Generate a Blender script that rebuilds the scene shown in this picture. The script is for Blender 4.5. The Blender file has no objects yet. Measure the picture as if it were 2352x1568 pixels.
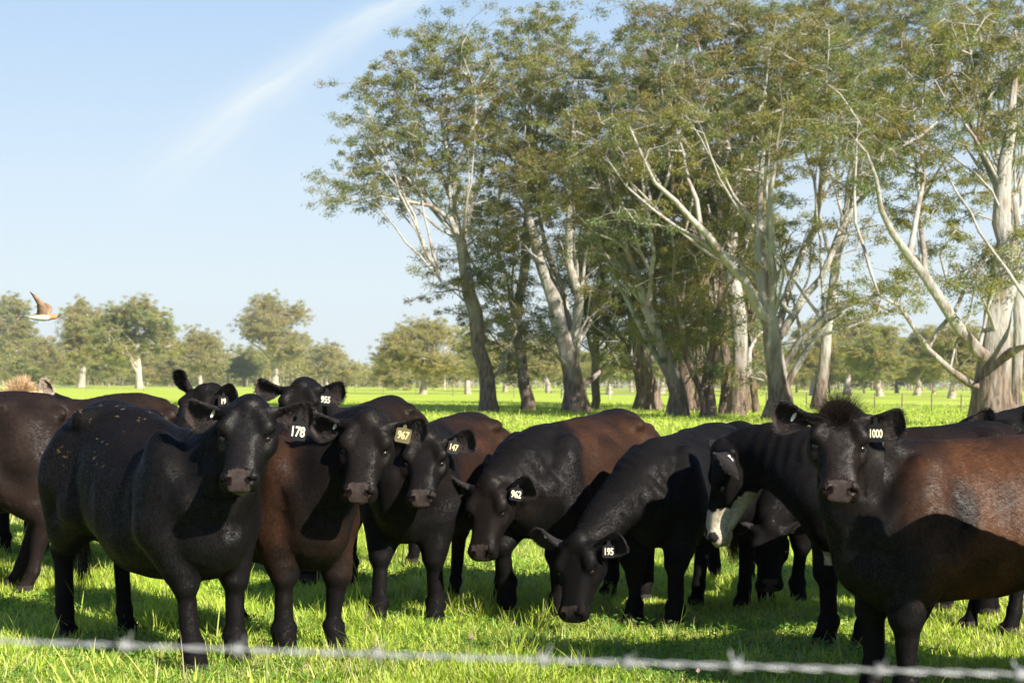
import bpy, math, random
import numpy as np
from mathutils import Vector, Matrix

R = math.radians
C = bpy.context.scene.collection
SC = bpy.context.scene

# ------------------------------------------------------------------ camera
FPX = 3920.0                      # focal length in units of a 2352 px wide frame
CAM = np.array([0.0, 0.0, 1.45])
PITCH = math.atan((881 - 784) / FPX)
ROLL = 14 / 2352.0
_f = np.array([0, math.cos(PITCH), math.sin(PITCH)])
_r0 = np.array([1.0, 0, 0])
_u0 = np.cross(_r0, _f)
_r = _r0 * math.cos(ROLL) + _u0 * math.sin(ROLL)
_u = np.cross(_r, _f)
cam_d = bpy.data.cameras.new('camera')
cam = bpy.data.objects.new('camera', cam_d)
C.objects.link(cam)
SC.camera = cam
cam.matrix_world = Matrix(((_r[0], _u[0], -_f[0], CAM[0]), (_r[1], _u[1], -_f[1], CAM[1]),
                           (_r[2], _u[2], -_f[2], CAM[2]), (0, 0, 0, 1)))
cam_d.sensor_width = 36
cam_d.lens = 36 * FPX / 2352
cam_d.clip_start = 0.1
cam_d.clip_end = 20000
cam_d.dof.use_dof = True
cam_d.dof.focus_distance = 9.0
cam_d.dof.aperture_fstop = 7.0


def ray(px, py):
    return _f + (px - 1176) / FPX * _r - (py - 784) / FPX * _u


def at(px, py, Y):
    d = ray(px, py)
    return CAM + d * (Y / d[1])


def gnd(px, py):
    d = ray(px, py)
    return CAM + d * (-CAM[2] / d[2])


# ------------------------------------------------------------------ light
SUN_EL = R(31)
SUN_SIDE = R(50)       # how far the sun stands behind the camera from due right
sun_dir = np.array([math.cos(SUN_EL) * math.cos(SUN_SIDE), -math.cos(SUN_EL) * math.sin(SUN_SIDE), math.sin(SUN_EL)])
sl = bpy.data.lights.new('sun', 'SUN')
sl.energy = 4.8
sl.angle = R(0.5)
sl.color = (1.0, 0.92, 0.80)
so = bpy.data.objects.new('sun', sl)
C.objects.link(so)
so.rotation_euler = Vector(sun_dir).to_track_quat('Z', 'Y').to_euler()

W = bpy.data.worlds.new('World')
SC.world = W
W.use_nodes = True
nt = W.node_tree
nt.nodes.clear()
n_out = nt.nodes.new('ShaderNodeOutputWorld')
n_bg = nt.nodes.new('ShaderNodeBackground')
sky = nt.nodes.new('ShaderNodeTexSky')
sky.sky_type = 'NISHITA'
sky.sun_disc = False
sky.sun_elevation = SUN_EL
# the sky's sun azimuth is measured clockwise from +Y
sky.sun_rotation = math.atan2(sun_dir[0], sun_dir[1])
sky.altitude = 50
sky.air_density = 1.0
sky.dust_density = 0.0
sky.ozone_density = 3.0
n_bg.inputs[1].default_value = 0.085
# thin cirrus streak: a band of directions crossing the upper left of the sky
def wn(t, **kw):
    n = nt.nodes.new(t)
    for k, v in kw.items():
        setattr(n, k, v)
    return n
def wl(a, b):
    nt.links.new(a, b)
def wmath(op, a, b=None, c=None, clamp=False):
    n = wn('ShaderNodeMath', operation=op, use_clamp=clamp)
    for i, v in enumerate((a, b, c)):
        if v is None:
            continue
        if isinstance(v, (int, float)):
            n.inputs[i].default_value = v
        else:
            wl(v, n.inputs[i])
    return n.outputs[0]
tc = wn('ShaderNodeTexCoord')
nrm = wn('ShaderNodeVectorMath', operation='NORMALIZE')
wl(tc.outputs['Generated'], nrm.inputs[0])
def wdot(v):
    n = wn('ShaderNodeVectorMath', operation='DOT_PRODUCT')
    wl(nrm.outputs[0], n.inputs[0])
    n.inputs[1].default_value = tuple(v)
    return n.outputs['Value']
pa = ray(300, 460); pb = ray(1010, -60)
pa = pa / np.linalg.norm(pa); pb = pb / np.linalg.norm(pb)
pn = np.cross(pa, pb); pn /= np.linalg.norm(pn)
pt = pb - pa; pt /= np.linalg.norm(pt)
noiz = wn('ShaderNodeTexNoise'); noiz.inputs['Scale'].default_value = 9; noiz.inputs['Detail'].default_value = 3
wl(nrm.outputs[0], noiz.inputs['Vector'])
wob = wmath('MULTIPLY', wmath('SUBTRACT', noiz.outputs[0], 0.5), 0.022)
across = wmath('ADD', wdot(pn), wob)
along = wmath('SUBTRACT', wdot(pt), float(pa @ pt))
L_ = float((pb - pa) @ pt)
wr = wn('ShaderNodeMapRange'); wr.inputs[1].default_value = 0; wr.inputs[2].default_value = L_; wr.inputs[3].default_value = .015; wr.inputs[4].default_value = .006
wl(along, wr.inputs[0])
width = wr.outputs[0]
g = wmath('DIVIDE', across, width)
band = wmath('POWER', 2.718, wmath('MULTIPLY', wmath('MULTIPLY', g, g), -1.0))
fade = wn('ShaderNodeMapRange', interpolation_type='SMOOTHSTEP')
fade.inputs[1].default_value = -0.02; fade.inputs[2].default_value = L_ * 0.30
wl(along, fade.inputs[0])
mp = wn('ShaderNodeMapping'); mp.vector_type = 'POINT'
mp.inputs['Rotation'].default_value = (0, R(38), 0)
mp.inputs['Scale'].default_value = (14, 14, 120)
wl(nrm.outputs[0], mp.inputs['Vector'])
n2 = wn('ShaderNodeTexNoise'); n2.inputs['Scale'].default_value = 1.0; n2.inputs['Detail'].default_value = 6
cmb = wn('ShaderNodeCombineXYZ'); wl(wmath('MULTIPLY', along, 16), cmb.inputs[0]); wl(wmath('MULTIPLY', across, 130), cmb.inputs[1])
wl(cmb.outputs[0], n2.inputs['Vector'])
amt = wmath('MULTIPLY', wmath('MULTIPLY', band, fade.outputs[0]), wmath('MULTIPLY_ADD', n2.outputs[0], 1.7, -0.2), clamp=True)
amt2 = wmath('MULTIPLY', amt, 0.95, clamp=True)
sep = wn('ShaderNodeSeparateXYZ'); wl(nrm.outputs[0], sep.inputs[0])
ramp = wn('ShaderNodeValToRGB')
el = ramp.color_ramp.elements
el[0].position = 0.0; el[0].color = (.50, .565, .605, 1)
el[1].position = 1.0; el[1].color = (.04, .09, .23, 1)
for ps, cc in ((.06, (.505, .572, .615)), (.11, (.462, .550, .630)), (.225, (.322, .450, .615)), (.5, (.09, .17, .36))):
    e_ = el.new(ps); e_.color = (*cc, 1)
wl(sep.outputs[2], ramp.inputs[0])
scl = wn('ShaderNodeVectorMath', operation='SCALE'); wl(sky.outputs[0], scl.inputs[0]); scl.inputs['Scale'].default_value = 0.085
mixs = wn('ShaderNodeMix', data_type='RGBA'); mixs.inputs['Factor'].default_value = 0.9
wl(scl.outputs[0], mixs.inputs['A']); wl(ramp.outputs[0], mixs.inputs['B'])
mixc = wn('ShaderNodeMix', data_type='RGBA')
wl(amt2, mixc.inputs['Factor'])
wl(mixs.outputs['Result'], mixc.inputs['A'])
mixc.inputs['B'].default_value = (.54, .60, .63, 1)
wl(mixc.outputs['Result'], n_bg.inputs[0])
n_bg.inputs[1].default_value = 0.60
wl(n_bg.outputs[0], n_out.inputs[0])
SC.view_settings.view_transform = 'Standard'
SC.view_settings.look = 'None'
SC.view_settings.exposure = 1.38
SC.view_settings.gamma = 1

# ------------------------------------------------------------------ mesh helpers
def make_mesh(name, V, faces, mat=None, col=None, smooth=True, attrs=None):
    """faces: list of int arrays (n,3) or (n,4)"""
    V = np.asarray(V, np.float32)
    me = bpy.data.meshes.new(name)
    me.vertices.add(len(V))
    me.vertices.foreach_set('co', V.ravel())
    tot = sum(f.size for f in faces)
    me.loops.add(tot)
    me.loops.foreach_set('vertex_index', np.concatenate([f.ravel() for f in faces]).astype(np.int32))
    npoly = sum(len(f) for f in faces)
    me.polygons.add(npoly)
    starts, o = [], 0
    for f in faces:
        k = f.shape[1]
        starts.append(o + np.arange(len(f)) * k)
        o += f.size
    me.polygons.foreach_set('loop_start', np.concatenate(starts).astype(np.int32))
    if smooth:
        me.polygons.foreach_set('use_smooth', np.ones(npoly, bool))
    me.update(calc_edges=True)
    if col is not None:
        a = me.color_attributes.new('Col', 'FLOAT_COLOR', 'POINT')
        c4 = np.ones((len(V), 4), np.float32)
        c4[:, :3] = col
        a.data.foreach_set('color', c4.ravel())
    for k, v in (attrs or {}).items():
        a = me.attributes.new(k, 'FLOAT', 'POINT')
        a.data.foreach_set('value', np.asarray(v, np.float32))
    if mat:
        me.materials.append(mat)
    return me


def obj(name, me, parent=None):
    o = bpy.data.objects.new(name, me)
    C.objects.link(o)
    if parent is not None:
        o.parent = parent
    return o


def tag(o, label=None, cat=None, group=None, kind=None):
    if label: o['label'] = label
    if cat: o['category'] = cat
    if group: o['group'] = group
    if kind: o['kind'] = kind
    return o


def hash3(ix, iy, iz, seed):
    n = (ix.astype(np.int64) * 374761393 + iy.astype(np.int64) * 668265263 + iz.astype(np.int64) * 2147483647 + seed * 1274126177) & 0xffffffff
    n = ((n ^ (n >> 13)) * 1274126177) & 0xffffffff
    n = (n ^ (n >> 16)) & 0xffff
    return n.astype(np.float32) / 65535.0


def vnoise(p, scale, seed=0):
    q = np.asarray(p, np.float64) * scale
    i = np.floor(q); f = q - i; f = f * f * (3 - 2 * f)
    x, y, z = i[..., 0], i[..., 1], i[..., 2]
    r = 0
    for dx in (0, 1):
        for dy in (0, 1):
            for dz in (0, 1):
                w = (f[..., 0] if dx else 1 - f[..., 0]) * (f[..., 1] if dy else 1 - f[..., 1]) * (f[..., 2] if dz else 1 - f[..., 2])
                r = r + w * hash3(x + dx, y + dy, z + dz, seed)
    return r


def sst(a, b, x):
    t = np.clip((x - a) / (b - a), 0, 1)
    return t * t * (3 - 2 * t)


def nz(v):
    v = np.asarray(v, float)
    return v / (np.linalg.norm(v, axis=-1, keepdims=True) + 1e-12)


# ------------------------------------------------------------------ materials
def mat_new(name):
    m = bpy.data.materials.new(name)
    m.use_nodes = True
    nt = m.node_tree
    b = nt.nodes['Principled BSDF']
    return m, nt, b


def attr_mat(name, rough=0.6, spec=0.5, noise=None, bump=None, transl=0.0, sheen=0.0, coat=0.0, tint=(1, 1, 1)):
    """colour from the 'Col' attribute, optional mottling (scale, amount), bump (scale, strength, dist) and translucency"""
    m, nt, b = mat_new(name)
    a = nt.nodes.new('ShaderNodeAttribute'); a.attribute_name = 'Col'
    colour = a.outputs['Color']
    tcn = nt.nodes.new('ShaderNodeTexCoord')
    if noise:
        n = nt.nodes.new('ShaderNodeTexNoise'); n.inputs['Scale'].default_value = noise[0]; n.inputs['Detail'].default_value = 4
        nt.links.new(tcn.outputs['Object'], n.inputs['Vector'])
        mr = nt.nodes.new('ShaderNodeMapRange')
        mr.inputs[3].default_value = 1 - noise[1]; mr.inputs[4].default_value = 1 + noise[1]
        mr.inputs[1].default_value = 0.3; mr.inputs[2].default_value = 0.7
        nt.links.new(n.outputs[0], mr.inputs[0])
        vm = nt.nodes.new('ShaderNodeVectorMath'); vm.operation = 'SCALE'
        nt.links.new(colour, vm.inputs[0]); nt.links.new(mr.outputs[0], vm.inputs['Scale'])
        colour = vm.outputs[0]
    nt.links.new(colour, b.inputs['Base Color'])
    b.inputs['Roughness'].default_value = rough
    b.inputs['Specular IOR Level'].default_value = spec
    if sheen:
        b.inputs['Sheen Weight'].default_value = sheen
        b.inputs['Sheen Roughness'].default_value = 0.45
    if coat:
        b.inputs['Coat Weight'].default_value = coat
    if bump:
        n = nt.nodes.new('ShaderNodeTexNoise'); n.inputs['Scale'].default_value = bump[0]; n.inputs['Detail'].default_value = 3
        nt.links.new(tcn.outputs['Object'], n.inputs['Vector'])
        bp = nt.nodes.new('ShaderNodeBump'); bp.inputs['Strength'].default_value = bump[1]; bp.inputs['Distance'].default_value = bump[2]
        nt.links.new(n.outputs[0], bp.inputs['Height'])
        nt.links.new(bp.outputs[0], b.inputs['Normal'])
    if transl:
        tr = nt.nodes.new('ShaderNodeBsdfTranslucent')
        vm = nt.nodes.new('ShaderNodeVectorMath'); vm.operation = 'MULTIPLY'
        nt.links.new(colour, vm.inputs[0]); vm.inputs[1].default_value = (1.25, 1.35, 0.6)
        nt.links.new(vm.outputs[0], tr.inputs['Color'])
        mx = nt.nodes.new('ShaderNodeMixShader'); mx.inputs[0].default_value = transl
        nt.links.new(b.outputs[0], mx.inputs[1]); nt.links.new(tr.outputs[0], mx.inputs[2])
        nt.links.new(mx.outputs[0], nt.nodes['Material Output'].inputs[0])
    return m


def plain_mat(name, col, rough=0.5, spec=0.5, metal=0.0):
    m, nt, b = mat_new(name)
    b.inputs['Base Color'].default_value = (*col, 1)
    b.inputs['Roughness'].default_value = rough
    b.inputs['Specular IOR Level'].default_value = spec
    b.inputs['Metallic'].default_value = metal
    return m
# ------------------------------------------------------------------ eucalypts
def bark_mat(name, pale=(.335, .32, .295), patch=(.20, .175, .15), pink=(.28, .215, .17), dark=(.075, .055, .042), h0=1.0, h1=7.0):
    """smooth pale upper bark shedding in strips over a dark rough stocking at the base; 'hgt' = metres above ground"""
    m, nt, b = mat_new(name)
    N = nt.nodes.new; Lk = nt.links.new
    t = N('ShaderNodeTexCoord')
    mp_ = N('ShaderNodeMapping'); mp_.inputs['Scale'].default_value = (1, 1, .22); Lk(t.outputs['Object'], mp_.inputs['Vector'])
    def noi(scale, det, src):
        n = N('ShaderNodeTexNoise'); n.inputs['Scale'].default_value = scale; n.inputs['Detail'].default_value = det; Lk(src, n.inputs['Vector']); return n.outputs[0]
    def ss(v, a, c, lo=0, hi=1):
        r = N('ShaderNodeMapRange'); r.interpolation_type = 'SMOOTHSTEP'; r.inputs[1].default_value = a; r.inputs[2].default_value = c; r.inputs[3].default_value = lo; r.inputs[4].default_value = hi; Lk(v, r.inputs[0]); return r.outputs[0]
    def mix(f, A, B):
        x = N('ShaderNodeMix'); x.data_type = 'RGBA'; Lk(f, x.inputs['Factor'])
        for s_, v in (('A', A), ('B', B)):
            if isinstance(v, tuple): x.inputs[s_].default_value = (*v, 1)
            else: Lk(v, x.inputs[s_])
        return x.outputs['Result']
    n1 = noi(1.6, 5, mp_.outputs[0]); n2 = noi(3.1, 4, mp_.outputs[0]); n3 = noi(9, 5, mp_.outputs[0])
    c = mix(ss(n1, .52, .64), pale, patch)
    c = mix(ss(n2, .58, .66), c, pink)
    c = mix(ss(n3, .45, .8, 0, .5), c, (.18, .15, .12))
    a = N('ShaderNodeAttribute'); a.attribute_name = 'hgt'
    ad = N('ShaderNodeMath'); ad.operation = 'MULTIPLY_ADD'; Lk(n2, ad.inputs[0]); ad.inputs[1].default_value = -9.0; Lk(a.outputs['Fac'], ad.inputs[2])
    ad2 = N('ShaderNodeMath'); ad2.operation = 'ADD'; Lk(ad.outputs[0], ad2.inputs[0]); ad2.inputs[1].default_value = 4.5
    d = mix(ss(n3, .35, .65), dark, tuple(x * 2.6 for x in dark))
    c = mix(ss(ad2.outputs[0], h0, h1), d, c)
    Lk(c, b.inputs['Base Color']); b.inputs['Roughness'].default_value = .75; b.inputs['Specular IOR Level'].default_value = .25
    bp = N('ShaderNodeBump'); bp.inputs['Strength'].default_value = .8; bp.inputs['Distance'].default_value = .08; Lk(n3, bp.inputs['Height']); Lk(bp.outputs[0], b.inputs['Normal'])
    return m


M_BARK = bark_mat('gum_bark', h0=1.0, h1=5.0)
M_BARKM = bark_mat('gum_bark_ribbony', h0=2.5, h1=9)
M_BARKD = bark_mat('stringy_bark_dark', pale=(.22, .185, .15), patch=(.15, .12, .095), pink=(.19, .12, .085), dark=(.06, .042, .032), h0=2, h1=11)
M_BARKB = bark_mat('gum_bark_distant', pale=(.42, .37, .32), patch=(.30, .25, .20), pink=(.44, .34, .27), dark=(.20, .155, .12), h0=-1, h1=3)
M_LEAF = attr_mat('gum_leaves', rough=.50, spec=.3, transl=.52)


def tubes(nodes, par, rad, sides_big=9):
    """branch skeleton -> tube mesh: one tube per chain"""
    n = len(nodes)
    ch = [[] for _ in range(n)]
    for i in range(n):
        if par[i] >= 0: ch[par[i]].append(i)
    VV, QQ, HH = [], [], []; off = 0
    starts = [(0, None)]
    while starts:
        i, p = starts.pop()
        chain = [i] if p is None else [p, i]
        cur = i
        while ch[cur]:
            k = max(ch[cur], key=lambda j: rad[j])
            for j in ch[cur]:
                if j != k: starts.append((j, cur))
            chain.append(k); cur = k
        if len(chain) < 2: continue
        P = nodes[chain]; r = rad[chain].copy()
        if p is not None: r[0] = min(rad[p] * .9, r[1] * 1.25)
        ns = sides_big + 5 if r.max() > .28 else (7 if r.max() > .07 else (4 if r.max() > .025 else 3))
        T = np.gradient(P, axis=0); T = nz(T)
        ref = np.array([.31, .95, .05]) if abs(T[0] @ np.array([.31, .95, .05])) < .9 else np.array([1., 0, 0])
        A = nz(np.cross(T, ref)); B = np.cross(T, A)
        th = np.linspace(0, 2 * math.pi, ns, endpoint=False)
        rr = r[:, None] * np.ones(ns)
        if r.max() > .28:
            hN = P[:, 2:3]
            rr = rr * (1 + .10 * np.sin(th * 3 + P[0, 0]) + .06 * np.sin(th * 5 + hN * .8 + P[0, 0]) + .30 * np.exp(-hN / .8) * (1 + .6 * np.sin(th * 4 + 1)))
        V = P[:, None, :] + rr[..., None] * (np.cos(th)[None, :, None] * A[:, None, :] + np.sin(th)[None, :, None] * B[:, None, :])
        m = len(chain)
        i_, j_ = np.meshgrid(np.arange(m - 1), np.arange(ns), indexing='ij')
        Q = np.stack([i_ * ns + j_, i_ * ns + (j_ + 1) % ns, (i_ + 1) * ns + (j_ + 1) % ns, (i_ + 1) * ns + j_], -1).reshape(-1, 4) + off
        VV.append(V.reshape(-1, 3)); QQ.append(Q); off += m * ns
        HH.append(np.repeat(P[:, 2] + np.where(r < .12, 6, 0), ns))
    return np.concatenate(VV), np.concatenate(QQ), np.concatenate(HH)


def leaves(cent, spr, cs0, rng, per, size, spread, cols, aspect=.22, hang=.55):
    """leaf blades (rhombi) round every cluster centre"""
    n = len(cent) * per
    c = np.repeat(cent, per, 0)
    k = len(cent)
    cs = np.repeat(cs0, per)
    # each cluster is a handful of sprays
    which = rng.integers(0, 5, n)
    o = spr[np.repeat(np.arange(k), per), which] + rng.normal(size=(n, 3)) * [.22, .22, .14]
    p = c + o * (spread * cs)[:, None]
    d = nz(rng.normal(size=(n, 3)) * [.8, .8, .55] + np.array([0, 0, -hang]))
    s = nz(np.cross(d, rng.normal(size=(n, 3))))
    L = size * rng.uniform(.6, 1.3, n)[:, None]; w = L * aspect
    V = np.stack([p, p + d * L * .45 + s * w * .5, p + d * L, p + d * L * .45 - s * w * .5], 1).reshape(-1, 3)
    Q = np.arange(n * 4).reshape(-1, 4)
    cc = cols[rng.integers(0, len(cols), k)]
    cl = np.repeat(cc, per, 0) * rng.uniform(.75, 1.35, (n, 1))
    odd = rng.random(n)
    cl[odd > .96] = np.array([.20, .115, .05]) * rng.uniform(.7, 1.3, ((odd > .96).sum(), 1))
    cl[odd < .05] = np.array([.22, .25, .16])
    cl = cl * 1.12 + .010
    return V, Q, np.repeat(cl, 4, 0)


GREEN = np.array([[.150, .165, .048], [.185, .175, .046], [.120, .150, .060], [.210, .190, .044], [.160, .150, .048], [.190, .150, .050], [.100, .130, .056], [.190, .200, .056]])
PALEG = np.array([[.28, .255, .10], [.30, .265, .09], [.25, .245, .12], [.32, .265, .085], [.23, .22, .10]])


def resample(P, step):
    P = np.asarray(P, float)
    # Catmull-Rom through the points
    Q = np.concatenate([[2 * P[0] - P[1]], P, [2 * P[-1] - P[-2]]])
    out = [P[0]]
    for i in range(1, len(Q) - 2):
        m = max(1, int(np.linalg.norm(Q[i + 1] - Q[i]) / step))
        for t in np.arange(1, m + 1) / m:
            out.append(.5 * ((2 * Q[i]) + (-Q[i - 1] + Q[i + 1]) * t + (2 * Q[i - 1] - 5 * Q[i] + 4 * Q[i + 1] - Q[i + 2]) * t ** 2 + (-Q[i - 1] + 3 * Q[i] - 3 * Q[i + 1] + Q[i + 2]) * t ** 3))
    return np.array(out)


def build_tree(name, label, cat, base, limbs, blobs, nclus, per, leaf, rng, bark, cols, group, spread=.75, mind=.86, tipr=.0145, step=.8, coarse=1.0, twigs=True):
    """base (x,y); limbs: [(pts world, r0, r1)], the first is the trunk; blobs: [(centre, radii, weight)]"""
    nodes, par, fix = [], [], []
    for li, (P, r0, r1) in enumerate(limbs):
        P = resample(P, step)
        P[1:-1] += rng.normal(size=P[1:-1].shape) * (.06 if li == 0 else .055) * coarse
        rr = np.linspace(r0, r1, len(P))
        if li == 0:
            st = -1; first = 0
        else:
            nd = np.array(nodes); st = int(np.argmin(((nd - P[0]) ** 2).sum(1)))
            # ease the first points onto the node found
            offs = nd[st] - P[0]
            for q in range(len(P)):
                P[q] += offs * max(0, 1 - q / 4)
            first = 1
        prev = st
        for q in range(first, len(P)):
            nodes.append(P[q]); par.append(prev); fix.append(rr[q]); prev = len(nodes) - 1
    # cluster centres
    wts = np.array([b[2] for b in blobs], float); wts /= wts.sum()
    cand = []
    for bi, (c, r, w) in enumerate(blobs):
        m = int(nclus * wts[bi] * 3) + 3
        u = nz(rng.normal(size=(m, 3))) * (rng.random((m, 1)) ** (1 / 2.2))
        cand.append(np.asarray(c) + u * np.asarray(r))
    cand = np.concatenate(cand); rng.shuffle(cand)
    cand = cand[cand[:, 2] > 1.5]
    keep = []
    for c in cand:
        if len(keep) >= nclus: break
        if not keep or ((np.array(keep) - c) ** 2).sum(1).min() > mind ** 2:
            keep.append(c)
    cl = np.array(keep)
    # attach the clusters, nearest to the limbs first
    cap = len(nodes) + len(cl) * 14
    A = np.zeros((cap, 3)); A[:len(nodes)] = nodes
    path = np.zeros(cap); n = len(nodes)
    for i in range(n):
        path[i] = 0 if par[i] < 0 else path[par[i]] + np.linalg.norm(A[i] - A[par[i]])
    dist = np.array([np.sqrt(((A[:n] - c) ** 2).sum(1)).min() for c in cl])
    for ci in np.argsort(dist):
        c = cl[ci]
        dv = np.sqrt(((A[:n] - c) ** 2).sum(1))
        low = np.maximum(A[:n, 2] - c[2], 0)
        cost = dv + .12 * path[:n] + .8 * low + np.where(np.arange(n) < 3, 50, 0)
        j = int(np.argmin(cost))
        L = dv[j]
        m = max(1, min(12, int(L / (step * 1.1))))
        dir0 = nz(A[j] - A[par[j]]) if par[j] >= 0 else np.array([0, 0, 1.])
        p1 = A[j] + dir0 * L * .35
        for q in range(1, m + 1):
            t = q / m
            p = (1 - t) ** 2 * A[j] + 2 * (1 - t) * t * p1 + t * t * c
            if q < m: p = p + rng.normal(size=3) * .10 * L / m
            A[n] = p
            par.append(j if q == 1 else n - 1); fix.append(0)
            path[n] = path[par[-1]] + np.linalg.norm(A[n] - A[par[-1]])
            n += 1
    # twigs out to the sprays of each cluster
    K = len(cl); spr = rng.normal(size=(K, 6, 3)) * [.95, .95, .62]; cs0 = rng.uniform(.6, 1.35, K)
    A = A[:n]
    if twigs:
        ends = [int(np.argmin(((A - c) ** 2).sum(1))) for c in cl]
        ex = []
        for q_ in range(K):
            for w_ in range(5):
                e_ = cl[q_] + spr[q_, w_] * spread * cs0[q_]
                m_ = (A[ends[q_]] + e_) / 2 + rng.normal(size=3) * .12 * spread + [0, 0, .08]
                ex += [m_, e_]; par += [ends[q_], n + len(ex) - 2]; fix += [0, 0]
        A = np.concatenate([A, np.array(ex)]); n = len(A)
    rad = np.zeros(n)
    e = 2.1
    acc = np.zeros(n)
    haschild = np.zeros(n, bool)
    for i in range(n): 
        if par[i] >= 0: haschild[par[i]] = True
    for i in range(n - 1, -1, -1):
        if not haschild[i]: acc[i] = tipr ** e
        if par[i] >= 0: acc[par[i]] += acc[i]
    rad = acc ** (1 / e)
    fx = np.array(fix)
    rad = np.where(fx > 0, np.maximum(fx, np.minimum(rad, fx * 1.3)), rad)
    for i in range(n):
        if par[i] >= 0 and fx[i] == 0: rad[i] = min(rad[i], rad[par[i]] * .85)
    root = bpy.data.objects.new(name, None); C.objects.link(root)
    root.location = (base[0], base[1], 0)
    tag(root, label, cat, group)
    o3 = np.array([base[0], base[1], 0])
    V, Q, Hh = tubes(A - o3, par, rad)
    obj('trunk', make_mesh('trunk', V, [Q], bark, attrs={'hgt': Hh}), root)
    V, Q, cc = leaves(cl - o3, spr, cs0, rng, per, leaf, spread, cols)
    obj('crown', make_mesh('crown', V, [Q], M_LEAF, cc, smooth=False), root)
    return root


def px_limb(pts, Y0, dY, rng):
    """limb traced in the photo at depth Y0, leaning dY metres towards or away from the camera by its end"""
    n = len(pts)
    return np.array([at(x, y, Y0 + dY * (i / max(1, n - 1)) ** 1.2) for i, (x, y) in enumerate(pts)])


def grove_tree(label, basepx, limbs, blobs, seed, nclus=300, per=420, bark=None, cols=GREEN, leaf=.175, name='gum_tree', deep=1.0, Y=None, r_scale=1.0, spread=.75):
    rng = np.random.default_rng(seed)
    g = gnd(*basepx) if Y is None else at(basepx[0], 900, Y)
    Y0 = g[1]; mpp = Y0 / FPX
    g = np.array([g[0], g[1], 0.0])
    LL = []
    for i, l in enumerate(limbs):
        pts, r0, r1 = l[0], l[1], l[2]; dY = l[3] if len(l) > 3 else rng.uniform(-3, 3)
        off = l[4] if len(l) > 4 else 0
        P = px_limb(pts, Y0 + off, dY if i else 0, rng)
        if i == 0:
            P[0] = g - np.array([0, 0, .3])
        LL.append((P, r0 * r_scale * (.72 if i == 0 else .66), r1 * r_scale * .42))
    # secondary limbs fanning up into the crown on the near side
    nb0 = len(LL)
    for _ in range(18):
        b = blobs[rng.integers(0, len(blobs))]
        e_ = at(b[0] + rng.uniform(-.7, .7) * b[2], b[1] + rng.uniform(-.8, .3) * b[3], Y0 + rng.uniform(-1, .5) * b[2] * mpp)
        P = LL[rng.integers(0, nb0)][0]
        k_ = [q for q in P if q[2] < e_[2] - 2 and q[2] > e_[2] * .3]
        if not k_: continue
        s_ = min(k_, key=lambda q: abs(q[0] - e_[0]) + .3 * abs(q[2] - e_[2] * .6))
        m_ = s_ * .45 + e_ * .55 + rng.normal(size=3) * .3 + np.array([0, 0, -.04 * (e_[2] - s_[2])])
        LL.append((np.array([s_, m_, e_]), rng.uniform(.05, .09), .018))
    BB = []
    for (P, _, _) in LL[1:nb0]:
        for q_, rr_ in ((-1, 30), (-2, 26)):
            if abs(q_) < len(P) and P[q_][2] > 4:
                BB.append((P[q_] + np.array([0, 0, .3]), np.array([1.0, 1.0, .8]) * rr_ * mpp, .28))
    for b in blobs:
        x, y, rx, ry, w = b[:5]; dy = b[5] if len(b) > 5 else 0
        c = at(x, y, Y0 + dy)
        BB.append((c, (rx * mpp, max(rx, ry) * mpp * .85 * deep, ry * mpp), w))
    return build_tree(name, label, 'gum tree', g[:2], LL, BB, int(nclus * 1.3), int(per * 1.15), leaf, rng, bark or M_BARK, cols, 'tall gum trees of the grove', spread=spread)


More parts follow.
